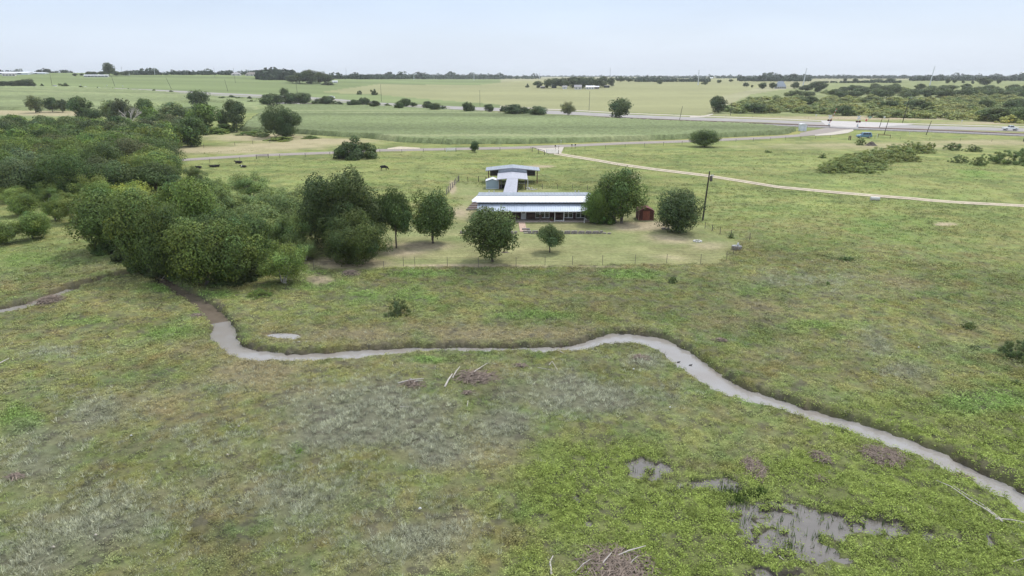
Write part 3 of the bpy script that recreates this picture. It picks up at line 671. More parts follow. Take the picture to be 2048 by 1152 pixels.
OAK = (.048, .072, .030); OAK2 = (.060, .090, .034); ELM = (.085, .125, .036); OLIVE = (.105, .145, .045); YG = (.165, .20, .050)
MESQ = (.135, .175, .085); GREYG = (.115, .145, .075); FAR = (.066, .088, .042); WILL = (.120, .165, .078)
# trees round the house
tree('bigoak', 688, 500, 150, 156, OAK, 'largest dark oak of the cluster left of the house', name='oak_tree', i=0)
tree('dense', 650, 480, 70, 110, OAK, 'dark oak at the left flank of the big oak cluster', name='oak_tree', i=1)
tree('bigoak', 714, 527, 116, 106, OAK2, 'rounded dark oak in front of the big oak cluster, nearest the yard fence', name='oak_tree', i=1)
tree('oak', 793, 496, 68, 118, OAK2, 'narrow oak with bare lower trunk, right of the big dark oak cluster', name='oak_tree', i=1)
tree('oak', 750, 490, 60, 95, OAK, 'dark oak squeezed between the big oak and the narrow oak', name='oak_tree', i=2)
tree('oak', 866, 486, 94, 104, OAK2, 'rounded oak with forked trunk standing alone on the lawn left of the house', name='oak_tree', i=0)
tree('oak', 985, 523, 116, 112, OAK2, 'broad dark oak in front of the porch, hiding the left end of the house', name='oak_tree', i=2)
tree('oak', 1099, 504, 54, 56, (.075,.11,.052), 'small round young tree alone on the front lawn', name='young_tree', i=1)
tree('elm', 1190, 447, 44, 72, (.085,.13,.04), 'bright green tree hugging the right end of the house', i=1)
tree('elm', 1243, 446, 90, 106, (.078,.118,.042), 'tall loose green tree between the house and the red shed', i=2)
tree('bush', 1205, 447, 52, 32, (.075,.12,.038), 'low leafy shrub at the right porch corner', 'shrub', name='shrub')
tree('dense', 1357, 465, 88, 80, (.062,.092,.042), 'round dark bushy tree beside the tall black pole', i=0)
tree('bush', 711, 316, 86, 50, (.058,.088,.038), 'wide dark green round bush beside the farm road', 'bush')
tree('tall', 950, 305, 16, 23, (.06,.1,.04), 'small upright sapling at the farm road edge', name='sapling')
tree('elm', 1410, 294, 48, 32, (.075,.115,.045), 'round green tree at the fence of the farm road', i=0)
tree('bigoak', 566, 275, 72, 62, (.055,.085,.038), 'large dark tree standing alone at the corner of the corn field', i=1)
# wooded clump in front left
cl = [('elm',236,502,124,128,(.072,.105,.035),'dark green tree at the left edge of the creekside clump'),
 ('elm',296,545,100,160,(.078,.112,.034),'tall green tree second from the left in the creekside clump'),
 ('elm',345,558,84,140,(.07,.1,.034),'green tree whose foliage hangs above the creek bend'),
 ('elm',412,570,112,142,(.085,.118,.038),'green tree with pale trunk at the front of the creekside clump'),
 ('elm',478,570,104,132,(.074,.108,.038),'yellowish topped tree at the right front of the creekside clump'),
 ('airy',567,566,98,88,(.12,.165,.056),'light green feathery round tree right of the creekside clump'),
 ('elm',300,470,95,100,OLIVE,'olive tree behind the left of the creekside clump'),('elm',350,480,90,112,OLIVE,'olive tree rising in the middle of the creekside clump'),
 ('elm',400,490,90,125,(.1,.14,.045),'tree behind the pale trunk tree of the creekside clump'),('elm',455,520,90,110,OAK2,'dark tree just behind the yellowish topped tree'),
 ('elm',505,530,70,100,OAK2,'dark tree on the right shoulder of the creekside clump'),('elm',210,450,60,80,(.09,.13,.04),'smaller green tree behind the left edge of the creekside clump'),
 ('elm',260,430,80,70,YG,'yellow green tree behind the creekside clump')]
for k, a, b, w_, h_, c, l in cl: tree(k, a, b, w_, h_, c, l, group='trees of the creekside clump')
for a, b, w_, h_ in ((215,505,60,40),(255,520,60,44),(285,540,60,40),(320,552,50,36),(362,556,56,40),(388,560,50,34),(440,566,60,40),(470,568,50,34),(505,556,60,46),(530,545,50,44)):
    tree('bush', a, b, w_, h_, random.choice([(.05,.07,.03), (.06,.09,.034)]), 'dark underbrush at the foot of the creekside clump', 'bush', 'underbrush of the creekside clump', 'underbrush')
for k in range(26):
    a = 395+225*((k*.618) % 1); b = 432+95*((k*.381+.2) % 1)*(.55+.45*(1-(a-395)/210)) + 10
    tree('airy' if k % 3 else 'elm', a, b, random.uniform(75, 105), random.uniform(60, 84), random.choice([WILL, MESQ, WILL, OLIVE]), 'grey green feathery tree in the loose thicket between the creekside clump and the dark oaks', group='feathery thicket trees')
for a, b, w_, h_ in ((585,500,84,76),(560,470,90,70),(600,455,70,64),(530,500,90,70),(610,520,50,44),(470,440,90,60),(540,430,90,56),(430,405,70,50)): tree('airy', a, b, w_, h_, random.choice([WILL, MESQ]), 'grey green feathery tree in the loose thicket between the creekside clump and the dark oaks', group='feathery thicket trees')
tree('airy', 505, 395, 80, 52, WILL, 'grey green feathery tree at the back of the thicket, against the pasture', group='feathery thicket trees')
tree('airy', 393, 372, 44, 40, (.09,.12,.06), 'thin grey green shrub tree near the resting cattle')
tree('airy', 560, 420, 76, 46, WILL, 'feathery tree at the right back of the thicket beside the big oak', group='feathery thicket trees')
# small trees left
sm = [(12,488,52,50,'small green tree at the left picture edge before the wood'),(66,478,58,56,'small green tree with pale stems left of the clump'),(50,430,50,42,'sparse small tree behind the two left meadow trees'),
      (112,442,40,48,'small dark meadow tree with round crown'),(150,446,60,56,'yellow green meadow tree behind the clearing'),(95,410,60,45,'green tree at the edge between meadow and wood'),(28,405,50,36,'yellowish small tree at the wood edge'),(185,412,78,62,'light yellow green rounded tree at the front of the wood'),(135,420,50,40,'bright small tree at the front edge of the wood')]
for a, b, w_, h_, l in sm: tree('elm' if 'dark' in l or a < 70 else 'airy', a, b, w_, h_, (.095,.135,.045) if 'yellow' not in l and 'light' not in l else (.135,.175,.06), l, name='small_tree')
tree('elm', 75, 356, 70, 62, (.16,.185,.05), 'yellow green tree standing out of the dark wood')
tree('elm', 22, 385, 70, 60, (.10,.14,.045), 'green tree at left edge in front of the dark wood')
# the dark wood
WOOD = [(-150,268),(200,268),(300,262),(345,268),(400,285),(392,296),(345,300),(330,330),(330,352),(325,392),(230,400),(120,400),(-150,412)]
cnt = 0; tries = 0; pts = []
while cnt < 165 and tries < 16000:
    tries += 1; a = random.uniform(-150, 405); b = 274+130*random.random()**1.5
    if not inpoly(np.array([a]), np.array([b]), WOOD)[0]: continue
    p, t = P(a, b)
    if any((p-q_).length < 5.4 for q_ in pts): continue
    pts.append(p); s = t/F; hm = random.uniform(7, 9.6)
    c = random.choice([OAK, OAK2, OAK2, (.07,.095,.045), (.06,.075,.04), ELM, (.085,.095,.06)]) if b < 360 else random.choice([OAK, OAK2, (.065,.085,.05)])
    c = [v_*1.15 for v_ in c]
    if b > 300 and random.random() < .22: c = random.choice([OLIVE, OLIVE, (.13, .16, .05)])
    tree('mid' if b < 320 else random.choice(['oak', 'dense', 'elm']), a, b, random.uniform(7.5, 11)/s, hm/s, c, 'dark tree crown within the dense wood at the left edge', group='trees of the dense left wood', name='wood_tree'); cnt += 1
print('wood', cnt)
# tree line between the wood and the left field
tl = [('mid',72,226,34,32,GREYG,'greyish round tree alone at the near edge of the left field'),('mid',106,224,30,27,OAK2,'left one of two joined trees at the edge of the left field'),('mid',126,225,24,26,FAR,'right darker one of two joined trees at the edge of the left field'),
 ('mid',165,238,42,42,OAK2,'bushy tree right of the pair at the left field edge'),('mid',186,244,34,26,OAK,'low dark tree leaning out below the bushy tree'),('mid',228,250,40,46,GREYG,'brownish grey tree beside the bleached dead tree'),
 ('mid',250,250,46,52,(.06,.08,.045),'dark tree behind the bleached dead tree'),('mid',296,222+24,42,46,OAK2,'dark round tree right of the dead tree'),('mid',303,256,44,40,ELM,'brighter tree in front of the dark round tree'),
 ('mid',345,236,50,30,GREYG,'grey green low wide tree in the tree line'),('mid',352,262,60,50,(.075,.1,.05),'broad tree in the middle of the tree line'),('mid',408,264,60,54,ELM,'tallest green tree in the line behind the farm road'),
 ('mid',398,215,46,32,OAK2,'dark tree standing above the line at the field corner'),('mid',450,262,24,40,OAK2,'thin tree left of the columnar tree'),('tall',474,264,34,64,(.06,.085,.042),'columnar dark tree at the end of the tree line'),
 ('mid',385,293,60,56,OAK2,'leaning dark tree beside the farm road'),('mid',350,292,50,44,OAK,'dark tree at the wood corner near the farm road'),('mid',370,280,54,40,(.07,.09,.055),'greyish tree between the wood and the farm road'),('mid',330,275,56,46,OAK,'dark tree at the back corner of the wood'),
 ('shrub',505,208,26,9,OAK2,'low bush below the highway left of the railway trees'),('shrub',450,264,70,20,ELM,'undergrowth bush beneath the tree line'),('shrub',505,270,50,12,ELM,'low bright bush under the columnar tree'),('shrub',425,268,60,16,OLIVE,'olive bush beneath the tallest tree'),
 ('shrub',560,281,60,10,OLIVE,'light green low shrub below the lone corn field tree'),('shrub',625,277,40,8,OLIVE,'small light shrub right of the lone corn field tree'),('shrub',525,273,40,14,GREYG,'grey shrub left of the lone corn field tree')]
for k, a, b, w_, h_, c, l in tl: tree(k, a, b, w_, h_, c, l, 'bush' if k == 'shrub' else 'tree')
# bushes along the railway
rb = [('mid',546,213,44,26),('mid',582,211,36,24),('mid',569,195,19,18),('mid',606,211,40,24),('shrub',640,211,30,16),('mid',657,212,36,19),('shrub',680,212,22,10),('mid',708,215,24,15),('mid',727,213,26,18),('mid',748,218,22,16),
 ('mid',798,222,20,17),('mid',812,216,26,18),('mid',826,214,14,10),('mid',854,219,22,16),('mid',870,225,26,18),('shrub',885,220,18,10),('mid',936,228,22,24),('mid',978,224,22,15),('shrub',1006,223,16,12),('mid',1028,234,44,24),('mid',1055,231,24,16),('mid',1076,236,38,23),
 ('mid',1240,237,48,38),('shrub',448,200,26,8),('shrub',463,199,20,10),('shrub',480,201,22,8),('shrub',498,199,14,7),('shrub',700,212,16,8),('shrub',775,212,14,6)]
for k, a, b, w_, h_ in rb:
    l = 'dark green bush growing along the railway'; g = 'bushes along the railway'
    if a == 1240: l, g = 'largest dark round bush along the railway, standing alone', None
    if a == 936: l, g = 'small round headed bush with dark trunk along the railway', None
    if a == 569: l, g = 'tree poking up above the railway bushes by the highway', None
    tree(k, a, b, w_, h_, random.choice([OAK2, FAR, (.07,.1,.05), (.06,.09,.045)]), l, 'bush', g, 'railway_bush')
tree('airy', 1137, 231, 32, 26, (.15,.17,.10), 'pale grey green sparse tree along the railway')
hb = [(85,174,9,7),(130,176,22,11),(162,178,13,7),(226,180,6,5),(258,182,6,6),(308,185,8,8),(343,187,10,7),(378,190,8,5),(195,178,4,5),(748,190,15,13),(719,189,11,9),(152,177,4,2),(1055,175,9,8)]
for a, b, w_, h_ in hb: tree('shrub', a, b, w_, h_, FAR, 'tiny dark bush along the far highway verge', 'bush', 'small bushes of the highway verge', 'verge_bush')
# far copses and trees
far = [('mid',585,166,30,14),('mid',600,167,36,22),('mid',622,168,36,26),('mid',640,167,30,22),('mid',655,168,26,18),('shrub',655,170,24,8)]
for k, a, b, w_, h_ in far: tree(k, a, b, w_, h_, FAR, 'tree of the dark round copse in the middle of the far field', group='trees of the far field copse')
for a, b, w_, h_ in [(1077,176,18,13),(1096,177,18,18),(1112,176,26,18),(1128,176,24,20),(1145,176,26,21),(1165,177,26,22),(1180,176,26,20),(1198,175,24,18),(1208,174,22,20),(1222,173,16,17),(1240,164,20,9),(1258,164,14,8),(1319,168,14,9),(1154,172,20,16)]:
    tree('mid', a, b, w_, h_, FAR, 'tree sheltering the far farmstead', group='trees around the far farmstead')
tree('mid', 220, 153, 24, 25, FAR, 'tall tree on the skyline beside the long white farm building')
for a, b, w_, h_ in [(180,152,14,9),(190,152,14,8),(205,151,14,8),(232,152,16,9),(250,151,20,8),(150,152,9,5),(164,151,9,4)]: tree('mid', a, b, w_, h_, FAR, 'low skyline tree around the long white farm building', group='trees around the white farm building')
for a, b, w_, h_ in [(10,174,26,11),(28,174,26,12),(42,174,24,13),(56,174,26,15),(66,174,12,9),(-15,174,40,12)]: tree('mid', a, b, w_, h_, FAR, 'tree of the small copse beyond the left field', group='trees of the small left copse')
for a, b, w_, h_ in [(1436,168+58,36,32),(1525,178,16,12),(1545,178,14,12),(1590,178,16,14),(1635,184,30,20),(1646,178,16,12),(1610,183,26,12),(1492,174,12,9),(1504,175,5,5),(1438,166,10,6),(1461,164,9,5),(1410,170,12,7),(1968,170,28,14),(1895,167,10,9),(1908,167,8,8),(1926,167,6,6),(1945,168,6,6),(1997,168,9,10),(1710,164,9,7),(1755,164,20,6),(1780,165,20,8),(1690,163,8,6)]:
    l, g = 'scattered dark tree in the far pasture at right', 'scattered far pasture trees'
    if a == 1436: l, g = 'large dark bush at the near corner of the scrubland', None
    if a == 1968: l, g = 'wide dark tree clump in the far right pasture', None
    tree('mid', a, b, w_, h_, FAR, l, group=g)
# scrubland right of the highway
SCR = [(1440,226),(1470,210),(1500,200),(1560,196),(1620,190),(1700,180),(1800,178),(2150,176),(2150,252),(2048,246),(1900,240),(1750,234),(1640,228)]
rows = 0
sc_pts = []
for k in range(9000):
    if rows >= 430: break
    a = random.uniform(1430, 2150); b = 177+70*random.random()**.9
    if not inpoly(np.array([a]), np.array([b]), SCR)[0]: continue
    p, t = P(a, b); s = t/F
    if any((p-q_).length < (6.0 if b > 205 else 8) for q_ in sc_pts): continue
    sc_pts.append(p); dark = (b < 196 and random.random() < .6) or random.random() < .06
    c = random.choice([(.08,.11,.05), (.09,.12,.055)]) if dark else random.choice([(.19,.225,.10), (.21,.23,.10), (.17,.21,.095), (.22,.235,.09)])
    tree('mid' if dark else 'shrub', a, b+1, random.uniform(11, 17)/s, random.uniform(6, 9)/s if dark else random.uniform(3.6, 5.6)/s, c,
         ('dark bushy tree' if dark else 'light green thorny shrub')+' in the wide scrubland beyond the highway', 'bush' if not dark else 'tree', 'dark trees of the scrubland' if dark else 'light shrubs of the scrubland', 'scrub_tree' if dark else 'scrub_bush'); rows += 1
print('scrub', rows)
# mesquite bushes in the right pasture
mq = [(1680,342,60,30),(1700,338,70,34),(1730,330,80,36),(1660,345,50,22),(1770,322,80,36),(1800,315,60,34),(1840,305,50,30),(1858,300,24,22),(1822,300,40,26),(1750,338,50,20)]
mq += [(1665,335,50,22),(1715,322,60,26),(1755,312,60,26),(1790,304,60,24),(1690,326,56,24),(1735,345,54,20),(1815,322,44,24)]
for a, b, w_, h_ in mq: tree('mesq', a, b, w_*1.1, h_*.8, (.155,.185,.078), 'feathery green mesquite bush in the long thicket on the right pasture', 'bush', 'mesquite bushes of the right thicket')
mr = [(1905,300,38,17,'round mesquite bush just below the highway at right'),(1948,303,34,16,'mesquite bush with dark foliage at the verge, second from the right edge group'),(1917,325,36,18,'light mesquite bush below the round verge bush'),(1958,331,34,26,'upright light mesquite bush with open crown'),
      (2010,328,66,32,'widest dark mesquite bush at the right picture edge'),(1992,322,30,14,'low light bush leaning against the widest mesquite'),(2060,325,60,34,'mesquite bush cut by the right picture edge'),(1645,316,17,11,'small round dark bush alone on the right pasture'),(1720,290,22,16,'thin pale bush beside the dark earth mound'),
      (1536,305,18,6,'tiny low shrub near the farm road at right')]
for a, b, w_, h_, l in mr: tree('mesq', a, b, w_, h_, (.10,.135,.06) if 'light' not in l else (.125,.16,.075), l, 'bush')
lows = [(2036,716,70,46,(.085,.115,.06),'dark feathery bush at the right picture edge'),(1937,655,32,18,(.095,.125,.055),'low dark shrub in the right meadow'),(1950,699,26,12,(.09,.12,.075),'bluish flat shrub below the low dark shrub'),(1692,520,36,12,(.06,.1,.04),'flat dark green shrub alone on the pasture'),
        (795,628,48,40,(.10,.125,.07),'faint grey green bush between the yard and the creek'),(1345,565,20,18,(.085,.12,.06),'small dark shrub just outside the yard fence'),(1462,500-24,12,12,(.075,.11,.05),'small green shrub at the end of the side fence'),
        (2032,768,26,14,(.10,.13,.07),'small bluish shrub near the right edge'),(600,905,20,12,(.12,.2,.045),'bright green weed clump among the grey dead weeds'),(520,592,50,20,(.11,.16,.05),'leafy shrub beside the creek below the trees'),(1655,570,10,10,(.07,.12,.04),'tiny upright dark shrub on the right meadow')]
for a, b, w_, h_, c, l in lows: tree('mesq', a, b, w_, h_, c, l, 'bush', name='shrub')
# bleached dead tree
def dead_tree(px, py, hpx, seed, label, m='pale_bark', name='dead_tree'):
    p, t = P(px, py); s = t/F; rd = random.Random(seed); h = hpx*s; b = MB()
    def grow(a, d, L, r_, dep):
        e_ = a+d*L; b.tube([a, a.lerp(e_, .5)+Vector((rd.uniform(-.1, .1), rd.uniform(-.1, .1), 0))*L*.4, e_], [r_, r_*.8, r_*.6], 5, cap=False)
        if dep: 
            for _ in range(3 if dep > 1 else 2): grow(a.lerp(e_, rd.uniform(.55, 1)), (d+Vector((rd.uniform(-.9, .9), rd.uniform(-.9, .9), rd.uniform(-.1, .5)))).normalized(), L*.66, r_*.6, dep-1)
    grow(Vector((0, 0, -.1)), Vector((-.3, 0, 1)).normalized(), h*.42, h*.035, 4)
    return tag(b.build(name, M[m], loc=p), label, 'tree')
dead_tree(271, 262, 58, 3, 'bleached leafless dead tree standing out of the left tree line')
dead_tree(1232, 446, 70, 9, 'bare grey dead tree between the bright tree and the tall loose tree', 'twig')
# distant woods on the skyline (reads as one mass)
def far_woods():
    V = []; Nn = []; Sz = []; Cc = []
    rs = np.random.RandomState(5)
    bands = [(66,145,146,7,50,.055),(-60,44,146,8,30,.055),(252,470,150,9,150,.06),(440,560,150,9,70,.06),(520,585,160,20,80,.055),(600,700,155,6,80,.06),(660,1010,158.5,9,420,.065),(700,1000,155,6,260,.07),(1000,1080,158,7,80,.065),(1080,1560,153.5,3,420,.08),(1230,1330,160,6,90,.07),(1270,1420,164,7,160,.065),
             (1300,1560,157,5,260,.075),(1480,1620,163,8,160,.06),(1520,1620,159,9,140,.06),(1600,2120,157.5,7,420,.06),(1560,2120,154,3,380,.08),(1690,1800,166,5,60,.06),(1820,2120,162,9,240,.055),(1640,1700,166,4,30,.07),(800,1300,152.8,2,300,.09),(1290,1360,160,3,60,.07)]
    for x0, x1, yb, hp, n, cb in bands:
        for _ in range(n):
            a = rs.uniform(x0, x1); b = yb-rs.uniform(0, .35)*hp*.5; p, t = P(a, b)
            if t > 5200: sc = 5200/t; t = 5200; p = Vector((p.x*sc, p.y*sc, 0)); p.z = float(hs(np.float64(p.x), np.float64(p.y)))
            s = t/F; hh = max(hp*s*rs.uniform(.3, 1.05)**1.2*(1.6 if rs.uniform() < .08 and hp < 12 else 1), 3.0); ww = max(hh*rs.uniform(.9, 1.9), 5); m = 34
            v = rs.normal(size=(m, 3)); v /= np.linalg.norm(v, axis=1)[:, None]
            V.append(np.array([p.x, p.y, p.z+hh*.45])+v*np.array([ww*.55, ww*.55, hh*.52])*rs.uniform(.6, 1, (m, 1))); nn = v+rs.normal(0, .4, (m, 3)); nn[:, 2] += .3
            Nn.append(nn/np.linalg.norm(nn, axis=1)[:, None]); Sz.append(np.full(m, 1.)*max(ww, hh)*.34*rs.uniform(.6, 1.2, m))
            Cc.append(np.array([cb*.85, cb*1.2, cb*.72])*rs.uniform(.7, 1.35)*rs.uniform(.75, 1.25, (m, 1)))
    return leaves_to_mesh('distant_woods', np.concatenate(V), np.concatenate(Nn), np.concatenate(Sz), np.concatenate(Cc), M['weed'], aspect=.8)
tag(link('distant_woods', far_woods()), 'bluish belts of far woodland along the horizon', 'woodland', kind='stuff')
# @@BUILDINGS
# ------------------------------------------------------------------ the house
def setb(o, **k): return o
HC = PZ(1070, 440, 0); hx, hy = HC.x, HC.y
house = empty('ranch_house', (hx, hy, 0), 0, 'long low ranch house with white metal roof and full width front porch', 'house')
def HL(px, py, z): p = PZ(px, py, z); return Vector((p.x-hx, p.y-hy, z))
yF = HL(1100, 443, .15).y; yW = HL(1100, 438.5, .15).y
x0, x1 = HL(955, 443, .15).x, HL(1190, 443, .15).x; wx0, wx1 = HL(957, 438.5, .15).x, HL(1186, 438.5, .15).x
yB = yW+9.3
b = MB(); b.box(wx0, wx1, yW, yB, 0, 3.28); b.build('wall', M['brick'], house)
b = MB(); b.box(x0, x1, yF, yW-.003, -.25, .15); b.build('porch_floor', M['slab'], house)
b = MB(); b.box(wx0-.12, wx1+.12, yW-.1, yW-.012, 2.96, 3.27); b.build('fascia', M['fascia'], house)
# porch roof: thin sloping metal sheet with standing ribs
ez = 2.03; eyF = yF-.28
b = MB(); b.slab((x0-.05, eyF, ez), (x1+.1, eyF, ez), (x1-1.2, yW-.11, 3.04), (x0-.05, yW-.11, 3.04), .06)
k = x0
while k < x1-.2:
    yb_ = yW-.13; xe = min(k, x1-1.25); b.tube([(k, eyF-.01, ez+.02), (min(k, x1-1.25) if k > x1-1.3 else k, yb_, 3.05)], .022, 4); k += .41
pr_ = b.build('porch_roof', M['galv'], house)
b = MB(); b.box(x0-.06, x1+.11, eyF-.06, eyF-.005, ez-.12, ez+.02); b.build('eave_trim', M['paint_w'], pr_)
# main roof
rz, ry = 3.82, yW+3.6; fz, bz = 3.36, 3.40
lx0, lx1 = wx0-.35, wx1+.3
b = MB(); b.slab((lx0, yW-.55, fz), (lx1, yW-.55, fz), (lx1, ry, rz), (lx0, ry, rz), .07)
k = lx0+.1
while k < lx1: b.tube([(k, yW-.56, fz+.02), (k, ry, rz+.02)], .045, 4); k += .62
ro = b.build('roof', M['white'], house)
b = MB(); b.slab((lx0, ry+.003, rz), (lx1, ry+.003, rz), (lx1, yB+.7, bz), (lx0, yB+.7, bz), .07)
k = lx0+.1
while k < lx1: b.tube([(k, ry, rz+.02), (k, yB+.7, bz+.02)], .025, 4); k += .6
b.build('back_roof_slope', M['galv_d'], ro)
b = MB(); b.slab((lx0-.004, yW-.1, fz+.06), (lx0-.004, ry+.6, rz-.03), (lx0-.9, yW+1.6, fz+.02), (lx0-.75, yW+.25, fz-.12), .05); b.build('roof_flap', M['white'], ro)
b = MB(); b.tube([(lx0, ry, rz+.05), (lx1, ry, rz+.05)], .07, 6); b.build('ridge_cap', M['galv_d'], ro)
for px in (978, 988, 1151, 1158):
    p = HL(px, 386, 3.5); b = MB(); b.tube([(p.x, yB-.2, bz), (p.x, yB-.2, bz+.38)], .075, 8); b.tube([(p.x, yB-.2, bz+.36), (p.x, yB-.2, bz+.44)], .11, 8); b.build('roof_vent', M['paint_w'], ro)
def window(pxa, pxb, n):
    xa, xb = HL(pxa, 436, .35).x, HL(pxb, 436, .35).x; b = MB(); g = MB(); w_ = (xb-xa)/n; zt = 2.02; zb = .42
    fr = .085
    for i in range(n):
        a = xa+i*w_; c = a+w_
        b.box(a, a+fr, yW-.07, yW-.004, zb, zt); b.box(c-fr, c, yW-.07, yW-.004, zb, zt)
        b.box(a+fr, c-fr, yW-.07, yW-.004, zb, zb+fr); b.box(a+fr, c-fr, yW-.07, yW-.004, zt-fr, zt); b.box(a+fr, c-fr, yW-.065, yW-.004, 1.2, 1.25)
        g.box(a+fr, c-fr, yW-.03, yW-.006, zb+fr, 1.2); g.box(a+fr, c-fr, yW-.028, yW-.006, 1.25, zt-fr)
    o = b.build('window', M['paint_w'], house); g.build('pane', M['glass'], o)
    MB().box(xa-.05, xb+.05, yW-.14, yW-.075, zb-.05, zb).build('sill', M['paint_w'], o)
window(1070.5, 1098.5, 3); window(1127.5, 1145.5, 2); window(1151.5, 1170, 2)
xa, xb = HL(1042, 438, .2).x, HL(1052.3, 438, .2).x
b = MB(); b.box(xa, xb, yW-.06, yW-.004, .17, 2.1); d = b.build('door', M['paint_w'], house, bevel=.01)
MB().box(xa+.22, xb-.22, yW-.075, yW-.062, 1.25, 1.9).build('door_window', M['glass'], d)
b = MB(); b.tube([(xb-.12, yW-.062, 1.1), (xb-.12, yW-.13, 1.1)], .03, 6); b.build('handle', M['steel'], d)
for px in (975, 1003, 1031.5, 1109, 1127, 1183.5):
    xx = HL(px, 441, .15).x; MB().box(xx-.055, xx+.055, yF+.15, yF+.26, .15, 2.02).build('porch_post', M['pole_g'] if px < 1100 else M['paint_w'], house)
b = MB(); xa, xb = HL(1109, 441, .15).x, HL(1127, 441, .15).x; b.box(xa, xb, yF+.3, yF+.36, .2, .3); b.build('porch_rail', M['paint_w'], house)
# things on the porch
def bench(px, w_, label):
    p = HL(px, 441, .15); e_ = empty('porch_bench', (hx+p.x, hy+yF+.95, .15), 0, label, 'bench')
    b = MB()
    for i in range(4): b.box(-w_/2, w_/2, -.22+i*.11, -.13+i*.11, .42, .45)
    b.build('seat', M['wood_b'], e_)
    b = MB()
    for i in range(7): b.box(-w_/2+i*w_/7+.02, -w_/2+(i+1)*w_/7-.05, .22, .25, .5, .95)
    b.box(-w_/2, w_/2, .225, .265, .95, 1.0); b.build('backrest', M['wood_b'], e_)
    for sx in (-1, 1):
        for sy in (-.2, .2): MB().box(sx*w_/2-.03, sx*w_/2+.03, sy-.03, sy+.03, 0, .42 if sy < 0 else .6).build('leg', M['wood_g'], e_)
    for sx in (-1, 1): MB().box(sx*w_/2-.04, sx*w_/2+.04, -.24, .24, .62, .66).build('armrest', M['wood_g'], e_)
bench(1063, 1.35, 'wooden porch bench between the white door and the triple window')
bench(1118, 1.5, 'wooden porch bench between the two white porch posts')
bench(1029, 1.2, 'wooden bench left of the white front door')
def chair(px, label):
    p = HL(px, 441, .15); e_ = empty('porch_chair', (hx+p.x, hy+yF+.75, .15), .4, label, 'chair')
    MB().box(-.26, .26, -.24, .24, .4, .44).build('seat', M['wood_b'], e_); MB().box(-.26, .26, .22, .26, .48, 1.0).build('backrest', M['wood_b'], e_)
    for sx in (-.22, .22):
        for sy in (-.2, .2): MB().box(sx-.025, sx+.025, sy-.025, sy+.025, 0, .4).build('leg', M['wood_g'], e_)
chair(1082, 'dark porch chair below the triple window'); chair(1176, 'dark red porch chair near the right end of the porch')
p = HL(1103, 441, .15); b = MB(); b.tube([(0, 0, 0), (0, 0, .05), (0, 0, .3), (0, 0, .36)], [.16, .2, .26, .24], 12); pot = empty('flower_pot', (hx+p.x, hy+yF+.55, .15), 0, 'brown planter pot with a small plant on the porch', 'planter'); b.build('pot', M['rust'], pot)
c = link('plant', PR['shrub'][0]['crown'], pot, (0, 0, .3)); c.scale = (.12, .12, .12); c.color = (.1, .15, .05, 1)
# white goose-neck pipe
p, _ = P(1168.5, 446); b = MB(); b.tube([(0, 0, -.1), (0, 0, .62)]+[(.16-.16*math.cos(t), 0, .62+.16*math.sin(t)) for t in np.linspace(.3, math.pi, 7)]+[(.32, 0, .52)], .075, 8)
tag(b.build('gooseneck_pipe', M['paint_w'], loc=p), 'white goose neck pipe standing at the porch edge', 'pipe')
# brick walk, retaining wall, stone steps
strip('brick_walk', M['brickwalk'], [(1037, 445.5), (1050, 445.5)], [(1040, 464), (1054, 464)], 'tan brick walk from the porch down to the lawn', dz=.09, nx=6, ny=10)
def stonewall(pts, hgt, th, label, name='retaining_wall'):
    W = [P(a, b)[0] for a, b in pts]; o0 = W[0].copy(); rd = random.Random(len(pts)); b = MB()
    for i in range(len(W)-1):
        L = (W[i+1]-W[i]).length; n = max(1, int(L/.55)); d = (W[i+1]-W[i]).normalized(); a_ = math.atan2(d.y, d.x)
        for k in range(n):
            q = W[i].lerp(W[i+1], (k+.5)/n)-o0; Mx = Matrix.Translation(q)@Matrix.Rotation(a_, 4, 'Z')
            for r_ in range(2):
                z0 = -.1 if r_ == 0 else hgt*.5; z1 = hgt*.48 if r_ == 0 else hgt*rd.uniform(.9, 1.05); of = rd.uniform(-.03, .03)+(.1 if r_ and k % 2 else 0)
                b.box(-.26+of, .25+of, -th/2+rd.uniform(-.03, .03), th/2, z0, z1, M=Mx)
    return tag(b.build(name, M['stone'], loc=o0), label, 'wall')
stonewall([(1056, 467), (1120, 467.5), (1205, 467)], .48, .35, 'low grey stone retaining wall right of the brick walk')
stonewall([(920, 467), (975, 467), (1034, 467)], .42, .35, 'low stone retaining wall mostly hidden behind the broad oak')
stonewall([(1205, 467), (1222, 468)], .22, .3, 'crumbled low end of the stone wall', 'wall_end')
for i, (a, b_, z_) in enumerate([(1052, 460, .3), (1054, 463.5, .2), (1055, 466.5, .1)]):
    p, _ = P(a, b_); MB().box(-.65, .65, -.22, .22, -.1, z_).build('stone_step', M['stone'], loc=p)
    tag(bpy.context.scene.objects[-1] if False else COL.objects[-1], ['upper', 'middle', 'lowest'][i]+' stone step at the end of the brick walk', 'step', 'stone steps of the walk')
# wooden side deck, stepped
p, _ = P(944, 418); dk = empty('side_deck', p, 0, 'dark weathered timber deck in steps at the left end of the house', 'deck')
for i in range(7):
    b = MB(); yy = -1.5+i*.78; xl = -1.05+i*.17
    for j in range(5): b.box(xl, 1.25, yy+j*.155, yy+j*.155+.14, .2+i*.09, .25+i*.09)
    b.box(xl+.003, 1.247, yy+.01, yy+.07, 0, .199+i*.09); b.build('deck_tread', M['wood_b'] if i % 2 else M['wood_g'], dk)
MB().box(.3, 1.25, 4.1, 4.9, .1, 1.05).build('deck_landing', M['wood_g'], dk)
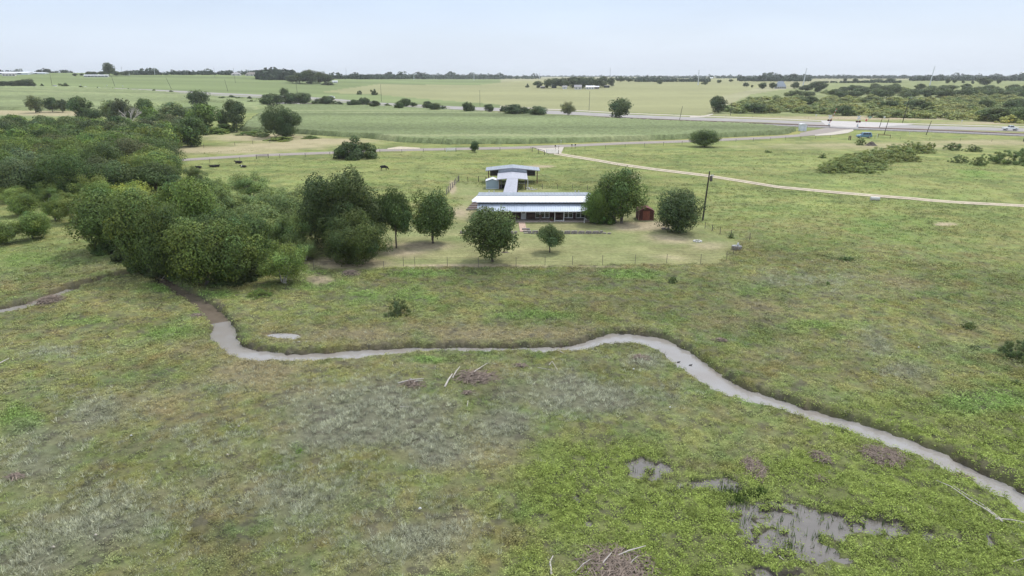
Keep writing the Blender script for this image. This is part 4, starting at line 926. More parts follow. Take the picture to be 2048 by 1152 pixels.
# ------------------------------------------------------------------ pole barn, canopy, walkway
BC, _ = P(1025, 372); bx, by = BC.x, BC.y
barn = empty('pole_barn', (bx, by, 0), 0, 'open grey metal pole barn with shallow gable roof behind the house', 'barn')
def BL(px, py, z): q_ = PZ(px, py, z); return Vector((q_.x-bx, q_.y-by, z))
fy = BL(1074, 367, 0).y
lf = BL(971, 341, 3.15); rf = BL(1080, 342, 3.15); yf = lf.y; lx, rx = lf.x, rf.x; cxx = (lx+rx)/2; pk = 3.85; yb = yf+6.2
for (xa, xb, za, zb, nm) in ((lx, cxx, 3.15, pk, 'roof'), (cxx, rx, pk, 3.15, 'roof')):
    b = MB(); b.slab((xa+(.003 if xa == cxx else 0), yf, za), (xb, yf, zb), (xb, yb, zb), (xa+(.003 if xa == cxx else 0), yb, za), .08)
    n = int((xb-xa)/.6)
    for i in range(1, n): u_ = i/n; X_ = xa+(xb-xa)*u_; Z_ = za+(zb-za)*u_; b.tube([(X_, yf, Z_+.01), (X_, yb, Z_+.01)], .025, 4)
    b.build(nm, M['galv_d'], barn)
b = MB(); b.slab((lx, yf-.02, 3.15), (cxx, yf-.02, pk), (cxx, yf-.06, pk-.02), (lx, yf-.06, 3.13), .2); b.slab((cxx+.003, yf-.02, pk), (rx, yf-.02, 3.15), (rx, yf-.06, 3.13), (cxx+.003, yf-.06, pk-.02), .2); b.build('roof_trim', M['pale_sheet'], barn)
# back wall (upper siding only) and front centre wall
b = MB(); xa, xb = lx+.9, rx-.9; b.box(xa, xb, yb-.3, yb-.25, 1.05, 3.1)
k = xa
while k < xb: b.box(k, k+.05, yb-.34, yb-.301, 1.05, 3.05); k += .3
b.build('back_wall', mat('dull_siding', (.13, .125, .14), rough=.8, noise=(2, .3)), barn)
b = MB(); b.box(lx+1.0, rx-1.0, yf+1.5, yf+1.58, 1.9, 2.0); b.box(xa, xb, yb-.42, yb-.35, 1.95, 2.05); b.build('girt', M['rust'], barn)
ca, cb_ = BL(997, 346, 2.2).x, BL(1053.5, 346, 2.2).x
b = MB(); b.prism([(ca, 1.95), (cb_, 1.95), (cb_, 3.18), (cxx, 3.72), (ca, 3.18)], yf+.05, yf+.13)
k = ca+.2
while k < cb_-.1: b.box(k, k+.04, yf+.01, yf+.049, 2.0, 3.1); k += .35
b.build('gable_wall', M['galv_d'], barn)
for px in (977.5, 1074):
    xx = BL(px, 366, 0).x; b = MB(); b.box(xx-.1, xx+.1, yf+.3, yf+.5, -.1, 3.1); b.build('post', M['rust'], barn)
for px in (977.5, 1001, 1050, 1074):
    xx = BL(px, 360, 0).x; b = MB(); b.box(xx-.1, xx+.1, yb-.6, yb-.42, -.1, 3.08); b.build('post', M['rust'], barn)
# lower canopy in front of the barn
cy = BL(1055, 379, 0).y
can = empty('carport_canopy', (bx, by+cy, 0), 0, 'pale sheet metal canopy joining the barn front to the covered walkway', 'canopy')
cl_, cr = BL(994, 358, 2.45).x, BL(1055.5, 358, 2.45).x; cm = (cl_+cr)/2; y0_, y1_ = -.4, yf+.02-cy
for xa, xb, za, zb in ((cl_, cm, 2.4, 2.72), (cm+.003, cr, 2.72, 2.4)):
    b = MB(); b.slab((xa, y0_, za), (xb, y0_, zb), (xb, y1_, zb+.15), (xa, y1_, za+.15), .06); b.slab((xa, y0_-.03, za), (xb, y0_-.03, zb), (xb, y0_-.07, zb-.01), (xa, y0_-.07, za-.01), .14)
    for i in range(1, 9): u_ = i/9; X_ = xa+(xb-xa)*u_; Z_ = za+(zb-za)*u_; b.tube([(X_, y0_, Z_+.01), (X_, y1_, Z_+.16)], .02, 4)
    b.build('roof', M['pale_sheet'], can)
for px, m_ in ((999, 'wood_b'), (1003, 'fascia'), (1050.5, 'fascia'), (1055, 'paint_w')):
    xx = BL(px, 375, 0).x; b = MB(); b.box(xx-.08, xx+.08, .0, .16, -.1, 2.37); b.build('post', M[m_], can)
xx0, xx1 = BL(1003, 375, 0).x, BL(1051, 375, 0).x; b = MB(); b.box(xx0, xx1, 3.2, 3.28, .9, 1.0); b.build('rail', M['pipe'], can)
# covered walkway from canopy to the house
wk0 = PZ(1007, 384, 2.75); wk1 = PZ(1034, 384, 2.75); wt0 = PZ(1014, 358.5, 2.5); wt1 = PZ(1036, 358.5, 2.5)
wlk = empty('covered_walkway', (wk0.x, wk0.y, 0), 0, 'long pale sheet metal roof of the walkway between barn and house', 'walkway roof')
o_ = Vector((wk0.x, wk0.y, 0)); ex = Vector((-.02*(wt0-wk0).length, -3.0, 0))*0+ (wk0-wt0).normalized()*2.2
A1, B1, C1, D1 = wk0+ex-o_, wk1+ex-o_, wt1-o_, wt0-o_
for v_ in (A1, B1): v_.z = 2.95
for v_ in (C1, D1): v_.z = 2.66
b = MB(); mA, mC = (A1+B1)/2+Vector((0, 0, .09)), (C1+D1)/2+Vector((0, 0, .09)); b.slab(A1, mA, mC, D1, .05); b.slab(mA+Vector((.003, 0, 0)), B1, C1, mC+Vector((.003, 0, 0)), .05)
for i in range(1, 16):
    u_ = i/16; b.tube([A1.lerp(D1, u_)+Vector((0, 0, .01)), mA.lerp(mC, u_)+Vector((0, 0, .012)), B1.lerp(C1, u_)+Vector((0, 0, .01))], .022, 4)
b.build('roof', M['pale_sheet'], wlk)
for u_ in (.1, .5, .95):
    for E0, E1 in ((A1, D1), (B1, C1)):
        q_ = E0.lerp(E1, u_); MB().box(q_.x-.06, q_.x+.06, q_.y-.06, q_.y+.06, -.1, q_.z-.06).build('post', M['wood_b'], wlk)
# clutter under the canopy
def wheelthing(px, py, label):
    p, _ = P(px, py); e_ = empty('garden_tractor', p, .5, label, 'tractor')
    b = MB(); b.box(-.8, .5, -.3, .3, .35, .75); b.box(-.9, -.3, -.25, .25, .75, 1.0); b.build('body', M['black'], e_, bevel=.03)
    MB().box(.15, .5, -.22, .22, .8, .9).build('seat', M['tyre'], e_)
    for sx, r_ in ((-.6, .28), (.45, .42)):
        for sy in (-.38, .38):
            w_ = MB(); w_.tube([(sx, sy-.1, r_), (sx, sy+.1, r_)], r_, 14); w_.build('wheel', M['tyre'], e_)
wheelthing(1003, 377, 'dark small tractor parked under the canopy behind the shed')
for px, py, lab in ((1058, 377, 'pale rubble heap right of the white canopy post'), (1064, 380, 'small pale heap beside the canopy rubble')):
    p, _ = P(px, py); b = MB(); rd = random.Random(px)
    for k in range(14): q_ = Vector((rd.gauss(0, .35), rd.gauss(0, .3), rd.uniform(0, .2))); b.box(-.15, .15, -.1, .1, -.08, .08, M=Matrix.Translation(q_)@Matrix.Rotation(rd.uniform(0, 3), 4, 'Z')@Matrix.Rotation(rd.uniform(-.5, .5), 4, 'X'))
    tag(b.build('rubble_heap', M['pipe'], loc=p), lab, 'rubble')
# ------------------------------------------------------------------ sheds
def shed(px0, px1, pyb, eave_py, peak_py, depth, wallm, roofm, trim, label, door=False, skew=0, gambrel=False):
    a, t = P(px0, pyb); c, _ = P(px1, pyb); w_ = c.x-a.x; y_ = a.y
    ez = H-(( SP+(eave_py-576)/F*CP)*t); pz = H-((SP+(peak_py-576)/F*CP)*t)
    e_ = empty('shed', ((a.x+c.x)/2, y_, 0), skew, label, 'shed'); h = w_/2
    prof = [(-h, -.1), (h, -.1), (h, ez), (0, pz), (-h, ez)] if not gambrel else [(-h, -.1), (h, -.1), (h, ez), (h*.55, pz-.28), (0, pz), (-h*.55, pz-.28), (-h, ez)]
    MB().prism(prof, 0, depth).build('wall', wallm, e_)
    top = prof[2:] ; b = MB()
    for i in range(len(top)-1):
        (xa, za), (xb, zb) = top[i], top[i+1]; ov = .14
        dx, dz = xb-xa, zb-za; L = math.hypot(dx, dz); 
        if i == 0: xa -= dx/L*ov; za -= dz/L*ov
        if i == len(top)-2: xb += dx/L*ov; zb += dz/L*ov
        b.slab((xa, -.15, za+.06), (xb, -.15, zb+.06), (xb, depth+.1, zb+.06), (xa, depth+.1, za+.06), .05)
    b.build('roof', roofm, e_)
    b = MB()
    for sx in (-h, h): b.box(sx-.05, sx+.05, -.04, -.004, 0, ez)
    b.box(-h, h, -.035, -.005, 0, .1); b.build('corner_trim', trim, e_)
    if door:
        for s_ in (-1, 1):
            d = MB(); xa, xb = (.02, .62) if s_ > 0 else (-.62, -.02); d.box(xa, xb, -.05, -.006, .1, 1.7); d.box(xa+.05, xb-.05, -.07, -.051, .82, .9); dd = d.build('door', trim if s_ > 0 and False else M['redwood'], e_)
            b = MB(); b.box(.28*s_-.04, .28*s_+.04, -.09, -.071, .9, 1.0); b.build('handle', M['rust'], dd)
    return e_
shed(972.3, 997.5, 378, 361.5, 357, 2.9, M['siding'], M['white'], M['hutw'], 'small blue grey garden shed with white gable roof left of the canopy')
shed(1277, 1307, 441, 421, 414, 3.0, mat('faded_red_boards', (.085, .03, .024), rough=.85, noise=(3, .5, (3, 1, .6))), M['red_d'], mat('red_trim', (.30, .17, .12), rough=.85, noise=(4, .4)), 'red wooden gambrel shed behind the big trees right of the house', door=True, gambrel=True)
# ------------------------------------------------------------------ fences
def fence(pts, spacing_px=None, posts=None, hgt=1.25, wires=3, r_=.05, m='pole_g', label='', name='wire_fence', cat='fence', rail=False, wr=.006):
    W = []
    src = posts if posts else pts
    if posts is None:
        W0 = [P(a, b)[0] for a, b in pts]; sp = spacing_px
        for i in range(len(W0)-1):
            n = max(1, int((W0[i+1]-W0[i]).length/sp))
            for k in range(n): W.append(W0[i].lerp(W0[i+1], k/n))
        W.append(W0[-1])
    else: W = [P(a, b)[0] for a, b in posts]
    e_ = empty(name, W[0], 0, label, cat); o0 = W[0].copy(); rd = random.Random(len(W))
    for p in W[:100]:
        q_ = p-o0; b = MB(); h_ = hgt*rd.uniform(.92, 1.06); b.tube([(0, 0, -.2), (rd.uniform(-.04, .04), rd.uniform(-.04, .04), h_)], r_, 6); b.build('post', M[m], e_, q_)
    b = MB()
    for i in range(len(W)-1):
        for k in range(wires):
            z_ = hgt*(.95-.28*k if not rail else .9-.35*k); a = W[i]-o0+Vector((0, 0, z_)); c = W[i+1]-o0+Vector((0, 0, z_)); b.tube([a, a.lerp(c, .5)-Vector((0, 0, .02)), c], wr if not rail else .035, 4, cap=False)
    b.build('rail' if rail else 'wire', M[m] if rail else M['pole_g'], e_)
    return e_
FP = [(628,541),(768,541),(807,532),(830,532),(895,533),(957,534),(1032,534),(1090,531),(1145,530),(1205,530),(1270,528),(1333,526),(1401,527),(1453,520),(1466,509),(1499,481)]
fence(None, posts=FP, hgt=1.35, r_=.03, label='thin wire fence with steel posts along the front edge of the mown yard')
fence(None, posts=[(1499,481),(1462,474),(1440,468),(1424,462),(1410,457)], hgt=1.1, r_=.05, label='short wire fence from the tall black pole to the yard corner')
fence(None, posts=[(893,390),(897,385),(901,380),(905,376),(909,371),(912,367),(916,364),(918,361)], hgt=1.4, r_=.09, m='wood_g', wires=4, wr=.03, label='old grey timber and mesh fence at the left of the back yard')
fence(None, posts=[(918,362),(936,363),(957,363),(972,363)], hgt=1.25, r_=.07, m='pole', label='dark wire fence along the back of the yard, left of the barn')
fence(None, posts=[(1085,378),(1115,378),(1145,379),(1175,381)], hgt=1.25, r_=.05, label='wire fence behind the house right of the barn')
fence([(345,332),(420,326),(480,322),(560,316.5),(660,311.5)], 7, hgt=1.25, r_=.06, label='wire fence below the farm road near the resting cattle')
fence([(760,306),(890,303.5),(1000,301.5),(1062,300.5)], 7, hgt=1.25, r_=.06, label='wire fence below the farm road left of the farm gate')
fence([(1128,302),(1250,295),(1400,287.5),(1540,281),(1660,276)], 7, hgt=1.25, r_=.06, label='wire fence below the farm road right of the farm gate')
fence([(408,296),(470,291),(540,286)], 6, hgt=1.3, r_=.07, label='wire fence above the farm road beneath the tree line')
fence([(1700,276),(1800,279),(1920,282),(2048,285)], 8, hgt=1.2, r_=.06, label='wire fence along the rough verge at the right')
fence([(1250,227),(1400,232),(1560,236),(1800,242)], 14, hgt=1.1, r_=.05, label='wire fence beyond the highway in front of the scrubland')
# farm gate: dark pipe wing, pale gate
def pgate(a, c, mid, hgt, m, label, name='farm_gate', bars=5):
    p, _ = P(*a); q_, _ = P(*c); e_ = empty(name, p, 0, label, 'gate'); d = q_-p
    for u_ in ([0, mid, 1] if mid else [0, 1]):
        s_ = d*u_; MB().tube([(0, 0, -.1), (0, 0, hgt)], .085, 8).build('post', M['pole' if m != 'hutw' or u_ == 1 else 'steel'], e_, s_)
    b = MB()
    for k in range(bars): z_ = hgt*(.95-.18*k); b.tube([(0, 0, z_), (d.x, d.y, z_)], .04 if bars > 2 else .07, 6)
    b.build('gate_bars' if bars > 2 else 'top_rail', M[m], e_)
pgate((1064.5,303.5), (1089,310), .5, 1.5, 'pole', 'dark pipe fence wing left of the farm entrance', 'pipe_fence', 1)
pgate((1093,306.5), (1117,308), 0, 1.35, 'hutw', 'pale metal gate across the farm entrance')
pgate((512+381-0,303.5), (912,303.5), 0, 1.3, 'hutw', 'pale pasture gate in the fence below the farm road')
pgate((512+1,318), (537,316), 0, 1.3, 'pole_g', 'brown pasture gate beside the farm road near the round bush')
pgate((1756,275), (1780,277), 0, 1.5, 'rust', 'rusty pipe gate right of the parked blue car', 'pipe_gate', 2)
p, _ = P(1699, 279)
for k, px in enumerate((1697.5, 1700.5)):
    p, _ = P(px, 280); tag(MB().tube([(0, 0, -.2), (.05*k, 0, 1.55)], .2, 8).build('timber_post', M['wood_b'], loc=p), ('left' if k == 0 else 'right')+' one of two thick brown timber posts near the junction', 'post', 'pair of timber posts')
# mailboxes at the gate
def mailboxes(px, py, n, label):
    p, _ = P(px, py); e_ = empty('mailbox', p, .2, label, 'mailbox'); b = MB()
    for sx in (-.6, .6): b.box(sx-.05, sx+.05, -.05, .05, -.1, 1.1)
    b.box(-.95, .95, -.12, .12, 1.1, 1.16); b.build('stand', M['wood_b'], e_)
    for i in range(n):
        x_ = -.65+i*.65 if n > 1 else 0; pr = [(x_-.17, 1.163), (x_+.17, 1.163), (x_+.17, 1.42), (x_+.1, 1.53), (x_-.1, 1.53), (x_-.17, 1.42)]
        MB().prism(pr, -.3, .3).build('box', M['black'] if i % 2 == 0 else M['paint_w'], e_)
mailboxes(1147, 297, 3, 'black and white mailboxes on a stand beside the farm road'); mailboxes(1114, 299, 2, 'pair of mailboxes at the farm entrance behind the pale gate')
# ------------------------------------------------------------------ poles
def pole(bxp, byp, txp, typ, rad, label, m='pole', arm=None, lamp=False, trans=False, name='utility_pole', group=None):
    p, t = P(bxp, byp); s = t/F; h = (byp-typ)*s/.97; lean = (txp-bxp)*s
    e_ = empty(name, p, 0, label, 'pole', group)
    MB().tube([(0, 0, -.3), (lean*.5, 0, h*.5), (lean, 0, h)], [rad, rad*.85, rad*.65], 8).build('shaft', M[m], e_)
    if arm:
        b = MB(); b.box(lean-arm, lean+arm, -.06, .06, h-.5, h-.36)
        for k in (-.9, -.45, .45, .9): b.tube([(lean+arm*k, 0, h-.36), (lean+arm*k, 0, h-.1)], .05, 6)
        b.build('crossarm', M[m], e_)
    if trans:
        b = MB(); b.tube([(lean*.86+.42, -.05, h*.80), (lean*.86+.42, -.05, h*.80+.12), (lean*.86+.42, -.05, h*.80+.85), (lean*.86+.42, -.05, h*.80+.95)], [.2, .25, .25, .17], 12); b.tube([(lean*.86+.42, -.05, h*.80+.9), (lean*.86+.42, -.05, h*.80+1.25)], .04, 6); b.box(lean*.86, lean*.86+.3, -.08, .0, h*.80+.35, h*.80+.45); b.build('transformer', M['pole_g'], e_)
        b = MB(); b.tube([(lean*.86+.3, -.1, h*.80+1.05), (lean*.86+.75, -.3, h*.80+1.08)], .09, 8); b.build('insulator', M['paint_w'], e_)
    if lamp:
        b = MB(); b.tube([(lean, 0, h-.2), (lean+1.0, -.4, h+.1)], .05, 6); b.build('lamp_arm', M['steel'], e_); MB().tube([(lean+.95, -.35, h+.12), (lean+1.4, -.5, h+.08)], [.16, .1], 8).build('lamp_head', M['paint_w'], e_)
    return e_
pole(1405, 441, 1411, 346, .17, 'tall black wooden pole with transformer right of the round bushy tree', trans=True)
for a in [(343,178,335,157,'leaning dark pole beside the far left stretch of highway'),(230,173,226,153,'leaning pole in front of the tall skyline tree'),(456,183,452,161,'slightly leaning pole between tree line and highway'),
          (595,189,594,165,'utility pole with crossarm behind the railway bushes'),(763,203,763,171,'straight pole on the highway verge in mid distance'),(960,212,960,182,'lone pole at the highway verge above the corn field'),
          (1178,221,1178.5,185,'lone pole before the pale field above the railway'),(1359,240,1363,214,'pole leaning right beside the railway'),(1461,231,1461,207,'pale short pole in front of the large dark bush'),
          (1758,257,1762,234,'thin pole leaning right behind the crossing'),(1768,269,1773,240,'dark leaning pole behind the parked blue car'),(1852,270,1858,243,'leaning pole beside the railway right of the crossing'),(2046,283,2050,262,'dark pole cut by the right picture edge'),
          (105,175,105,150,'faint thin pole at the far left field'),(471,166,470,138,'faint thin pole in the far field below the skyline houses'),(430,155,430,136,'faint thin pole on the left skyline')]:
    pole(a[0], a[1], a[2], a[3], .16 if a[1] > 200 else .2, a[4], m='pole_g' if 'pale' in a[4] or 'faint' in a[4] else 'pole', arm=1.3 if 'crossarm' in a[4] else None)
pole(1805, 245, 1811, 199, .2, 'tall leaning pole with a street lamp beyond the highway', lamp=True)
# transmission towers: tall pale tubular masts with stub arms
for i, (a, b_, c) in enumerate([(1859,171,134),(1605,174,138),(1396,170,141),(1220,158,136),(1079,159,147),(948,161,148),(828,160,147),(737,158,148),(245,150,134),(310,150,136),(693,157,138)]):
    p, t = P(a, b_); s = t/F; h = (b_-c)*s; lean = (4 if i < 2 else 0)*s
    e_ = empty('transmission_mast', p, 0, None, 'mast'); 
    e_['label'] = ['pale tall mast rising over the far right scrubland','pale mast right of the big roofed far house','pale mast in the middle of the far right pasture','thin pale mast above the far farmstead trees','short pale mast left of the far farmstead','faint mast on the skyline above the middle fields','faint mast on the skyline right of the dark copse','short faint mast just right of the dark copse','faint mast right of the tall skyline tree','faint mast above the left skyline trees','faint mast behind the dark field copse'][i]
    MB().tube([(0, 0, -1), (lean, 0, h)], [s*(1.05 if i < 3 else .55), s*(.6 if i < 3 else .35)], 6).build('shaft', M['steel'], e_)
    b = MB()
    for k in (.95, .85, .75): b.tube([(lean*k-2.2*(.6+.4*(1-k)), 0, h*k), (lean*k+2.2*(.6+.4*(1-k)), 0, h*k)], .12, 4)
    b.build('arms', M['steel'], e_)
# ------------------------------------------------------------------ level crossing
def crossbuck(px, pyb, pyt, label, arm=False):
    p, t = P(px, pyb); s = t/F; h = (pyb-pyt)*s; e_ = empty('crossing_signal', p, 0, label, 'crossing signal'); sc = h/4.6
    MB().tube([(0, 0, -.1), (0, 0, h)], .1, 8).build('mast', M['steel'], e_)
    for sg in (-1, 1):
        Mx = Matrix.Translation((0, -.16-.03*sg, h-.62*sc))@Matrix.Rotation(sg*R(45), 4, 'Y')
        MB().box(-.95*sc, .95*sc, -.025, .02, -.17*sc, .17*sc, M=Mx).build('crossbuck_blade', M['paint_w'], e_)
    b = MB(); b.box(-.75*sc, .75*sc, -.1, -.02, h*.56-.06, h*.56+.06); b.build('lamp_bracket', M['black'], e_)
    for sx in (-.5, .5):
        for yy in (-.3, .14):
            l = MB(); l.tube([(sx*sc, yy, h*.56), (sx*sc, yy+.14, h*.56)], .36*sc, 14); lo = l.build('lamp_hood', M['black'], e_)
            if yy < 0: MB().tube([(sx*sc, yy-.03, h*.56), (sx*sc, yy-.003, h*.56)], .17*sc, 12).build('lens', M['lampr'], lo)
    b = MB(); b.box(-.3, .3, -.25, .25, .0, 1.25*sc); b.build('base_cabinet', M['hutw'], e_)
    if arm:
        for k in range(9):
            a = Vector((.3, .2, 1.5*sc)).lerp(Vector((2.4*sc, .2, h+3.4)), k/9); c = Vector((.3, .2, 1.5*sc)).lerp(Vector((2.4*sc, .2, h+3.4)), (k+1)/9); MB().tube([a, c], .1, 6).build('gate_arm', M['paint_w'] if k % 2 else M['signred'], e_)
    else:
        b = MB(); b.box(-.35, -.12, -.1, .1, .8, 2.0); b.tube([(-.3, 0, 1.4), (.5, .3, 1.1)], .12, 6); b.build('gate_mechanism', M['black'], e_)
crossbuck(1657.5, 253.5, 231, 'railway crossing signal with raised striped gate arm, left of the crossing', True)
crossbuck(1714.5, 257.5, 232.5, 'railway crossing signal with white crossbuck, right of the crossing')
p, t = P(1606.5, 262.5); s = t/F; w_ = 12*s; h_ = 15*s
e_ = empty('signal_hut', p, 0, 'white metal railway equipment hut standing beside the tracks', 'hut')
MB().box(-w_/2, w_/2, 0, 2.4, 0, h_*.8).build('body', M['hutw'], e_, bevel=.05)
MB().prism([(-w_/2-.12, h_*.8+.003), (w_/2+.12, h_*.8+.003), (w_/2+.12, h_*.9), (w_*.25, h_), (-w_*.25, h_), (-w_/2-.12, h_*.9)], -.15, 2.55).build('roof', M['paint_w'], e_)
MB().box(-.05, .75, -.03, -.003, .2, h_*.72).build('door', M['steel'], e_)
def sign(px, pyb, pyt, shape, m, label, text=None, wpx=4):
    p, t = P(px, pyb); s = t/F; h = (pyb-pyt)*s; r_ = wpx*s/2; e_ = empty('road_sign', p, 0, label, 'sign')
    MB().tube([(0, 0, -.1), (0, 0, h-r_)], .06, 6).build('post', M['steel'], e_)
    n = {'oct': 8, 'tri': 3, 'sq': 4, 'rect': 4}[shape]; off = {'oct': R(22.5), 'tri': -R(90), 'sq': R(45), 'rect': R(45)}[shape]
    pl = [(r_*math.cos(off+2*math.pi*k/n)*(1.2 if n == 4 else 1), h-r_+r_*math.sin(off+2*math.pi*k/n)*(1.2 if shape == 'sq' else .7 if shape == 'rect' else 1)) for k in range(n)]
    o = MB().prism(pl, -.12, -.07).build('panel', m, e_)
    if text:
        cu = bpy.data.curves.new('lettering', 'FONT'); cu.body = text; cu.size = r_*.72; cu.align_x = 'CENTER'; cu.align_y = 'CENTER'; cu.extrude = .01
        tmp = bpy.data.objects.new('t', cu); COL.objects.link(tmp); dg = bpy.context.evaluated_depsgraph_get(); me = bpy.data.meshes.new_from_object(tmp.evaluated_get(dg)); bpy.data.objects.remove(tmp)
        me.materials.clear(); me.materials.append(M['paint_w']); l = link('lettering', me, o, (0, -.135, h-r_)); l.rotation_euler = (math.pi/2, 0, 0)
    return e_
sign(1731, 251, 238.5, 'oct', M['signred'], 'red stop sign beyond the level crossing', 'STOP', 4.5)
sign(1631.5, 237.5, 228, 'tri', M['paint_w'], 'white triangular yield sign at the scrubland edge', wpx=5)
sign(1767.5, 243, 232.5, 'sq', M['paint_w'], 'white square sign back right of the crossing', wpx=4)
sign(1739.5, 238, 231.5, 'rect', mat('sign_green', (.25,.4,.33), rough=.5), 'pale green street name sign behind the crossing', wpx=7)
sign(1923, 247, 240, 'sq', M['paint_w'], 'small white marker sign beyond the highway at right', wpx=3)
sign(1818.5, 270, 263, 'rect', M['paint_w'], 'small white marker beside the railway right of the blue car', wpx=2)
sign(1753.5, 277.5, 268, 'sq', M['paint_w'], 'white marker post just right of the blue car', wpx=2)
sign(1122, 288, 280, 'rect', M['paint_w'], 'tiny pale marker at the corn edge above the gate', wpx=2); sign(1249, 280, 272, 'rect', mat('sign_yellow', (.65,.45,.08), rough=.6), 'tiny yellow marker at the corn edge', wpx=2)
for a, b_ in ((161,172),(214,173),(246,174)): sign(a, b_, b_-3.2, 'sq', M['paint_w'], 'tiny white sign along the far left highway stretch', wpx=2)['group'] = 'tiny signs on the far left highway'
sign(580, 190, 185.5, 'sq', M['paint_w'], 'small white highway sign above the railway bushes', wpx=3)
# ------------------------------------------------------------------ vehicles
def vehicle(px, py, L, Wd, Hh, prof, cab, rz, paint, label, cat, name, wheels, wr=.36, detail=True):
    p, _ = P(px, py); p.z += .06; e_ = empty(name, p, rz, label, cat)
    b = MB(); b.prism(prof, -Wd/2, Wd/2); b.build('body', paint, e_, bevel=.06)
    n = len(cab); vs = [(x, -Wd/2+.04, z) for x, z in cab]; ins = .16
    def side(y_, inn): return [(x, y_*(1-inn*(z-cab[0][1])/(Hh)), z) for x, z in cab]
    A_ = side(-Wd/2+.03, .22); B_ = side(Wd/2-.03, .22); m = MB(); m.add(A_+B_, [tuple(range(n)), tuple(range(2*n-1, n-1, -1))]+[(i, (i+1) % n, n+(i+1) % n, n+i) for i in range(n)])
    m.build('cabin', paint, e_, bevel=.04)
    zl, zt = cab[0][1]+.05, max(z for x, z in cab)-.1
    xl = min(x for x, z in cab if z > zl+.3)+.08; xr = max(x for x, z in cab if z > zl+.3)-.08; k = 3 if xr-xl > 2.2 else 2
    for sy in (-1, 1):
        for i in range(k):
            xa = xl+(xr-xl)*i/k+.04; xb = xl+(xr-xl)*(i+1)/k-.04; g_ = MB(); ya = (Wd/2-.03)*(1-.22*(zl-cab[0][1])/Hh)+.012; yb_ = (Wd/2-.03)*(1-.22*(zt-cab[0][1])/Hh)+.012
            q_ = [(xa-(.18 if i == 0 else 0), sy*ya, zl), (xb+(.12 if i == k-1 else 0), sy*ya, zl), (xb, sy*yb_, zt), (xa, sy*yb_, zt)]
            g_.slab(*q_, .015); g_.build('window', M['cglass'], e_)
    # windscreen and rear window
    for a, c in ((cab[0], cab[1]), (cab[-2] if len(cab) > 4 else cab[2], cab[-1])) if detail else ():
        pass
    fr = [q_ for q_ in (cab[0], cab[1])]; dx = fr[0][0]-fr[1][0]; 
    def glass(a, c, nm):
        a = Vector((a[0], 0, a[1])); c = Vector((c[0], 0, c[1])); u_ = a.lerp(c, .12); v_ = a.lerp(c, .88); nn = Vector((-(c-a).z, 0, (c-a).x)).normalized()
        if nn.z < 0: nn = -nn
        nn = nn*.015; w1, w2 = Wd/2*.86, Wd/2*.78; MB().slab((u_.x+nn.x, -w1, u_.z+nn.z), (u_.x+nn.x, w1, u_.z+nn.z), (v_.x+nn.x, w2, v_.z+nn.z), (v_.x+nn.x, -w2, v_.z+nn.z), .01).build(nm, M['cglass'], e_)
    glass(cab[0], cab[1], 'windscreen'); glass(cab[-1], cab[-2], 'rear_window')
    for wx in wheels:
        for sy in (-1, 1):
            t_ = MB(); t_.tube([(0, -.12, 0), (0, .12, 0)], wr, 18); w_ = t_.build('wheel', M['tyre'], e_, (wx, sy*(Wd/2-.10), wr)); MB().tube([(0, sy*.121, 0), (0, sy*.14, 0)], wr*.62, 14).build('rim', M['rim'], w_)
    xf = min(x for x, z in prof); xb = max(x for x, z in prof)
    for sy in (-1, 1):
        MB().box(xf-.02, xf+.06, sy*Wd/2-.38*sy-.14, sy*Wd/2-.38*sy+.14, .68, .84).build('headlight', M['lampw'], e_); MB().box(xb-.05, xb+.02, sy*Wd/2-.2*sy-.1, sy*Wd/2-.2*sy+.1, .75, 1.05).build('tail_light', M['lampr'], e_)
    for xx in (xf-.06, xb+.0): MB().box(xx, xx+.06, -Wd/2+.1, Wd/2-.1, .4, .58).build('bumper', paint, e_)
    return e_
k = 1.18
sprof = [(-2.45*k, .35), (2.4*k, .35), (2.45*k, .8), (2.4*k, 1.15), (-1.25*k, 1.15), (-2.2*k, 1.0), (-2.45*k, .8)]
scab = [(-1.35*k, 1.13), (-.65*k, 1.9), (2.0*k, 1.92), (2.38*k, 1.13)]
vehicle(1727.5, 276.3, 0, 2.1, .8, sprof, scab, R(-6), M['blue'], 'blue estate car parked on the verge below the level crossing', 'car', 'parked_car', (-1.55*k, 1.5*k), .42).scale = (1, 1, 1.22)
tprof = [(-3.3, .55), (3.25, .55), (3.3, 1.2), (.75, 1.22), (-1.6, 1.28), (-3.1, 1.18), (-3.3, 1.0)]
tcab = [(-1.75, 1.26), (-1.0, 2.0), (.55, 2.02), (.78, 1.21)]
vehicle(2019.5, 261.3, 0, 2.1, .8, tprof, tcab, R(180-8), M['carwhite'], 'white pickup truck driving on the highway at the right edge', 'pickup truck', 'pickup_truck', (-2.2, 2.05), .46).scale = (1, 1, 1.2)
for i, (a, b_, lab) in enumerate([(664,196.5,'white car on the highway above the railway bushes'),(200,179.5,'white van on the far left stretch of highway'),(172,177.3,'silver car just behind the white van on the far highway'),(111,174.5,'pale car farthest left on the highway')]):
    c_ = vehicle(a, b_, 0, 2.0, .8, sprof, scab, R(150), M['carwhite'], lab, 'car', 'highway_car', (-1.55*k, 1.5*k), .42); c_.scale = (1.15, 1.15, 1.15)
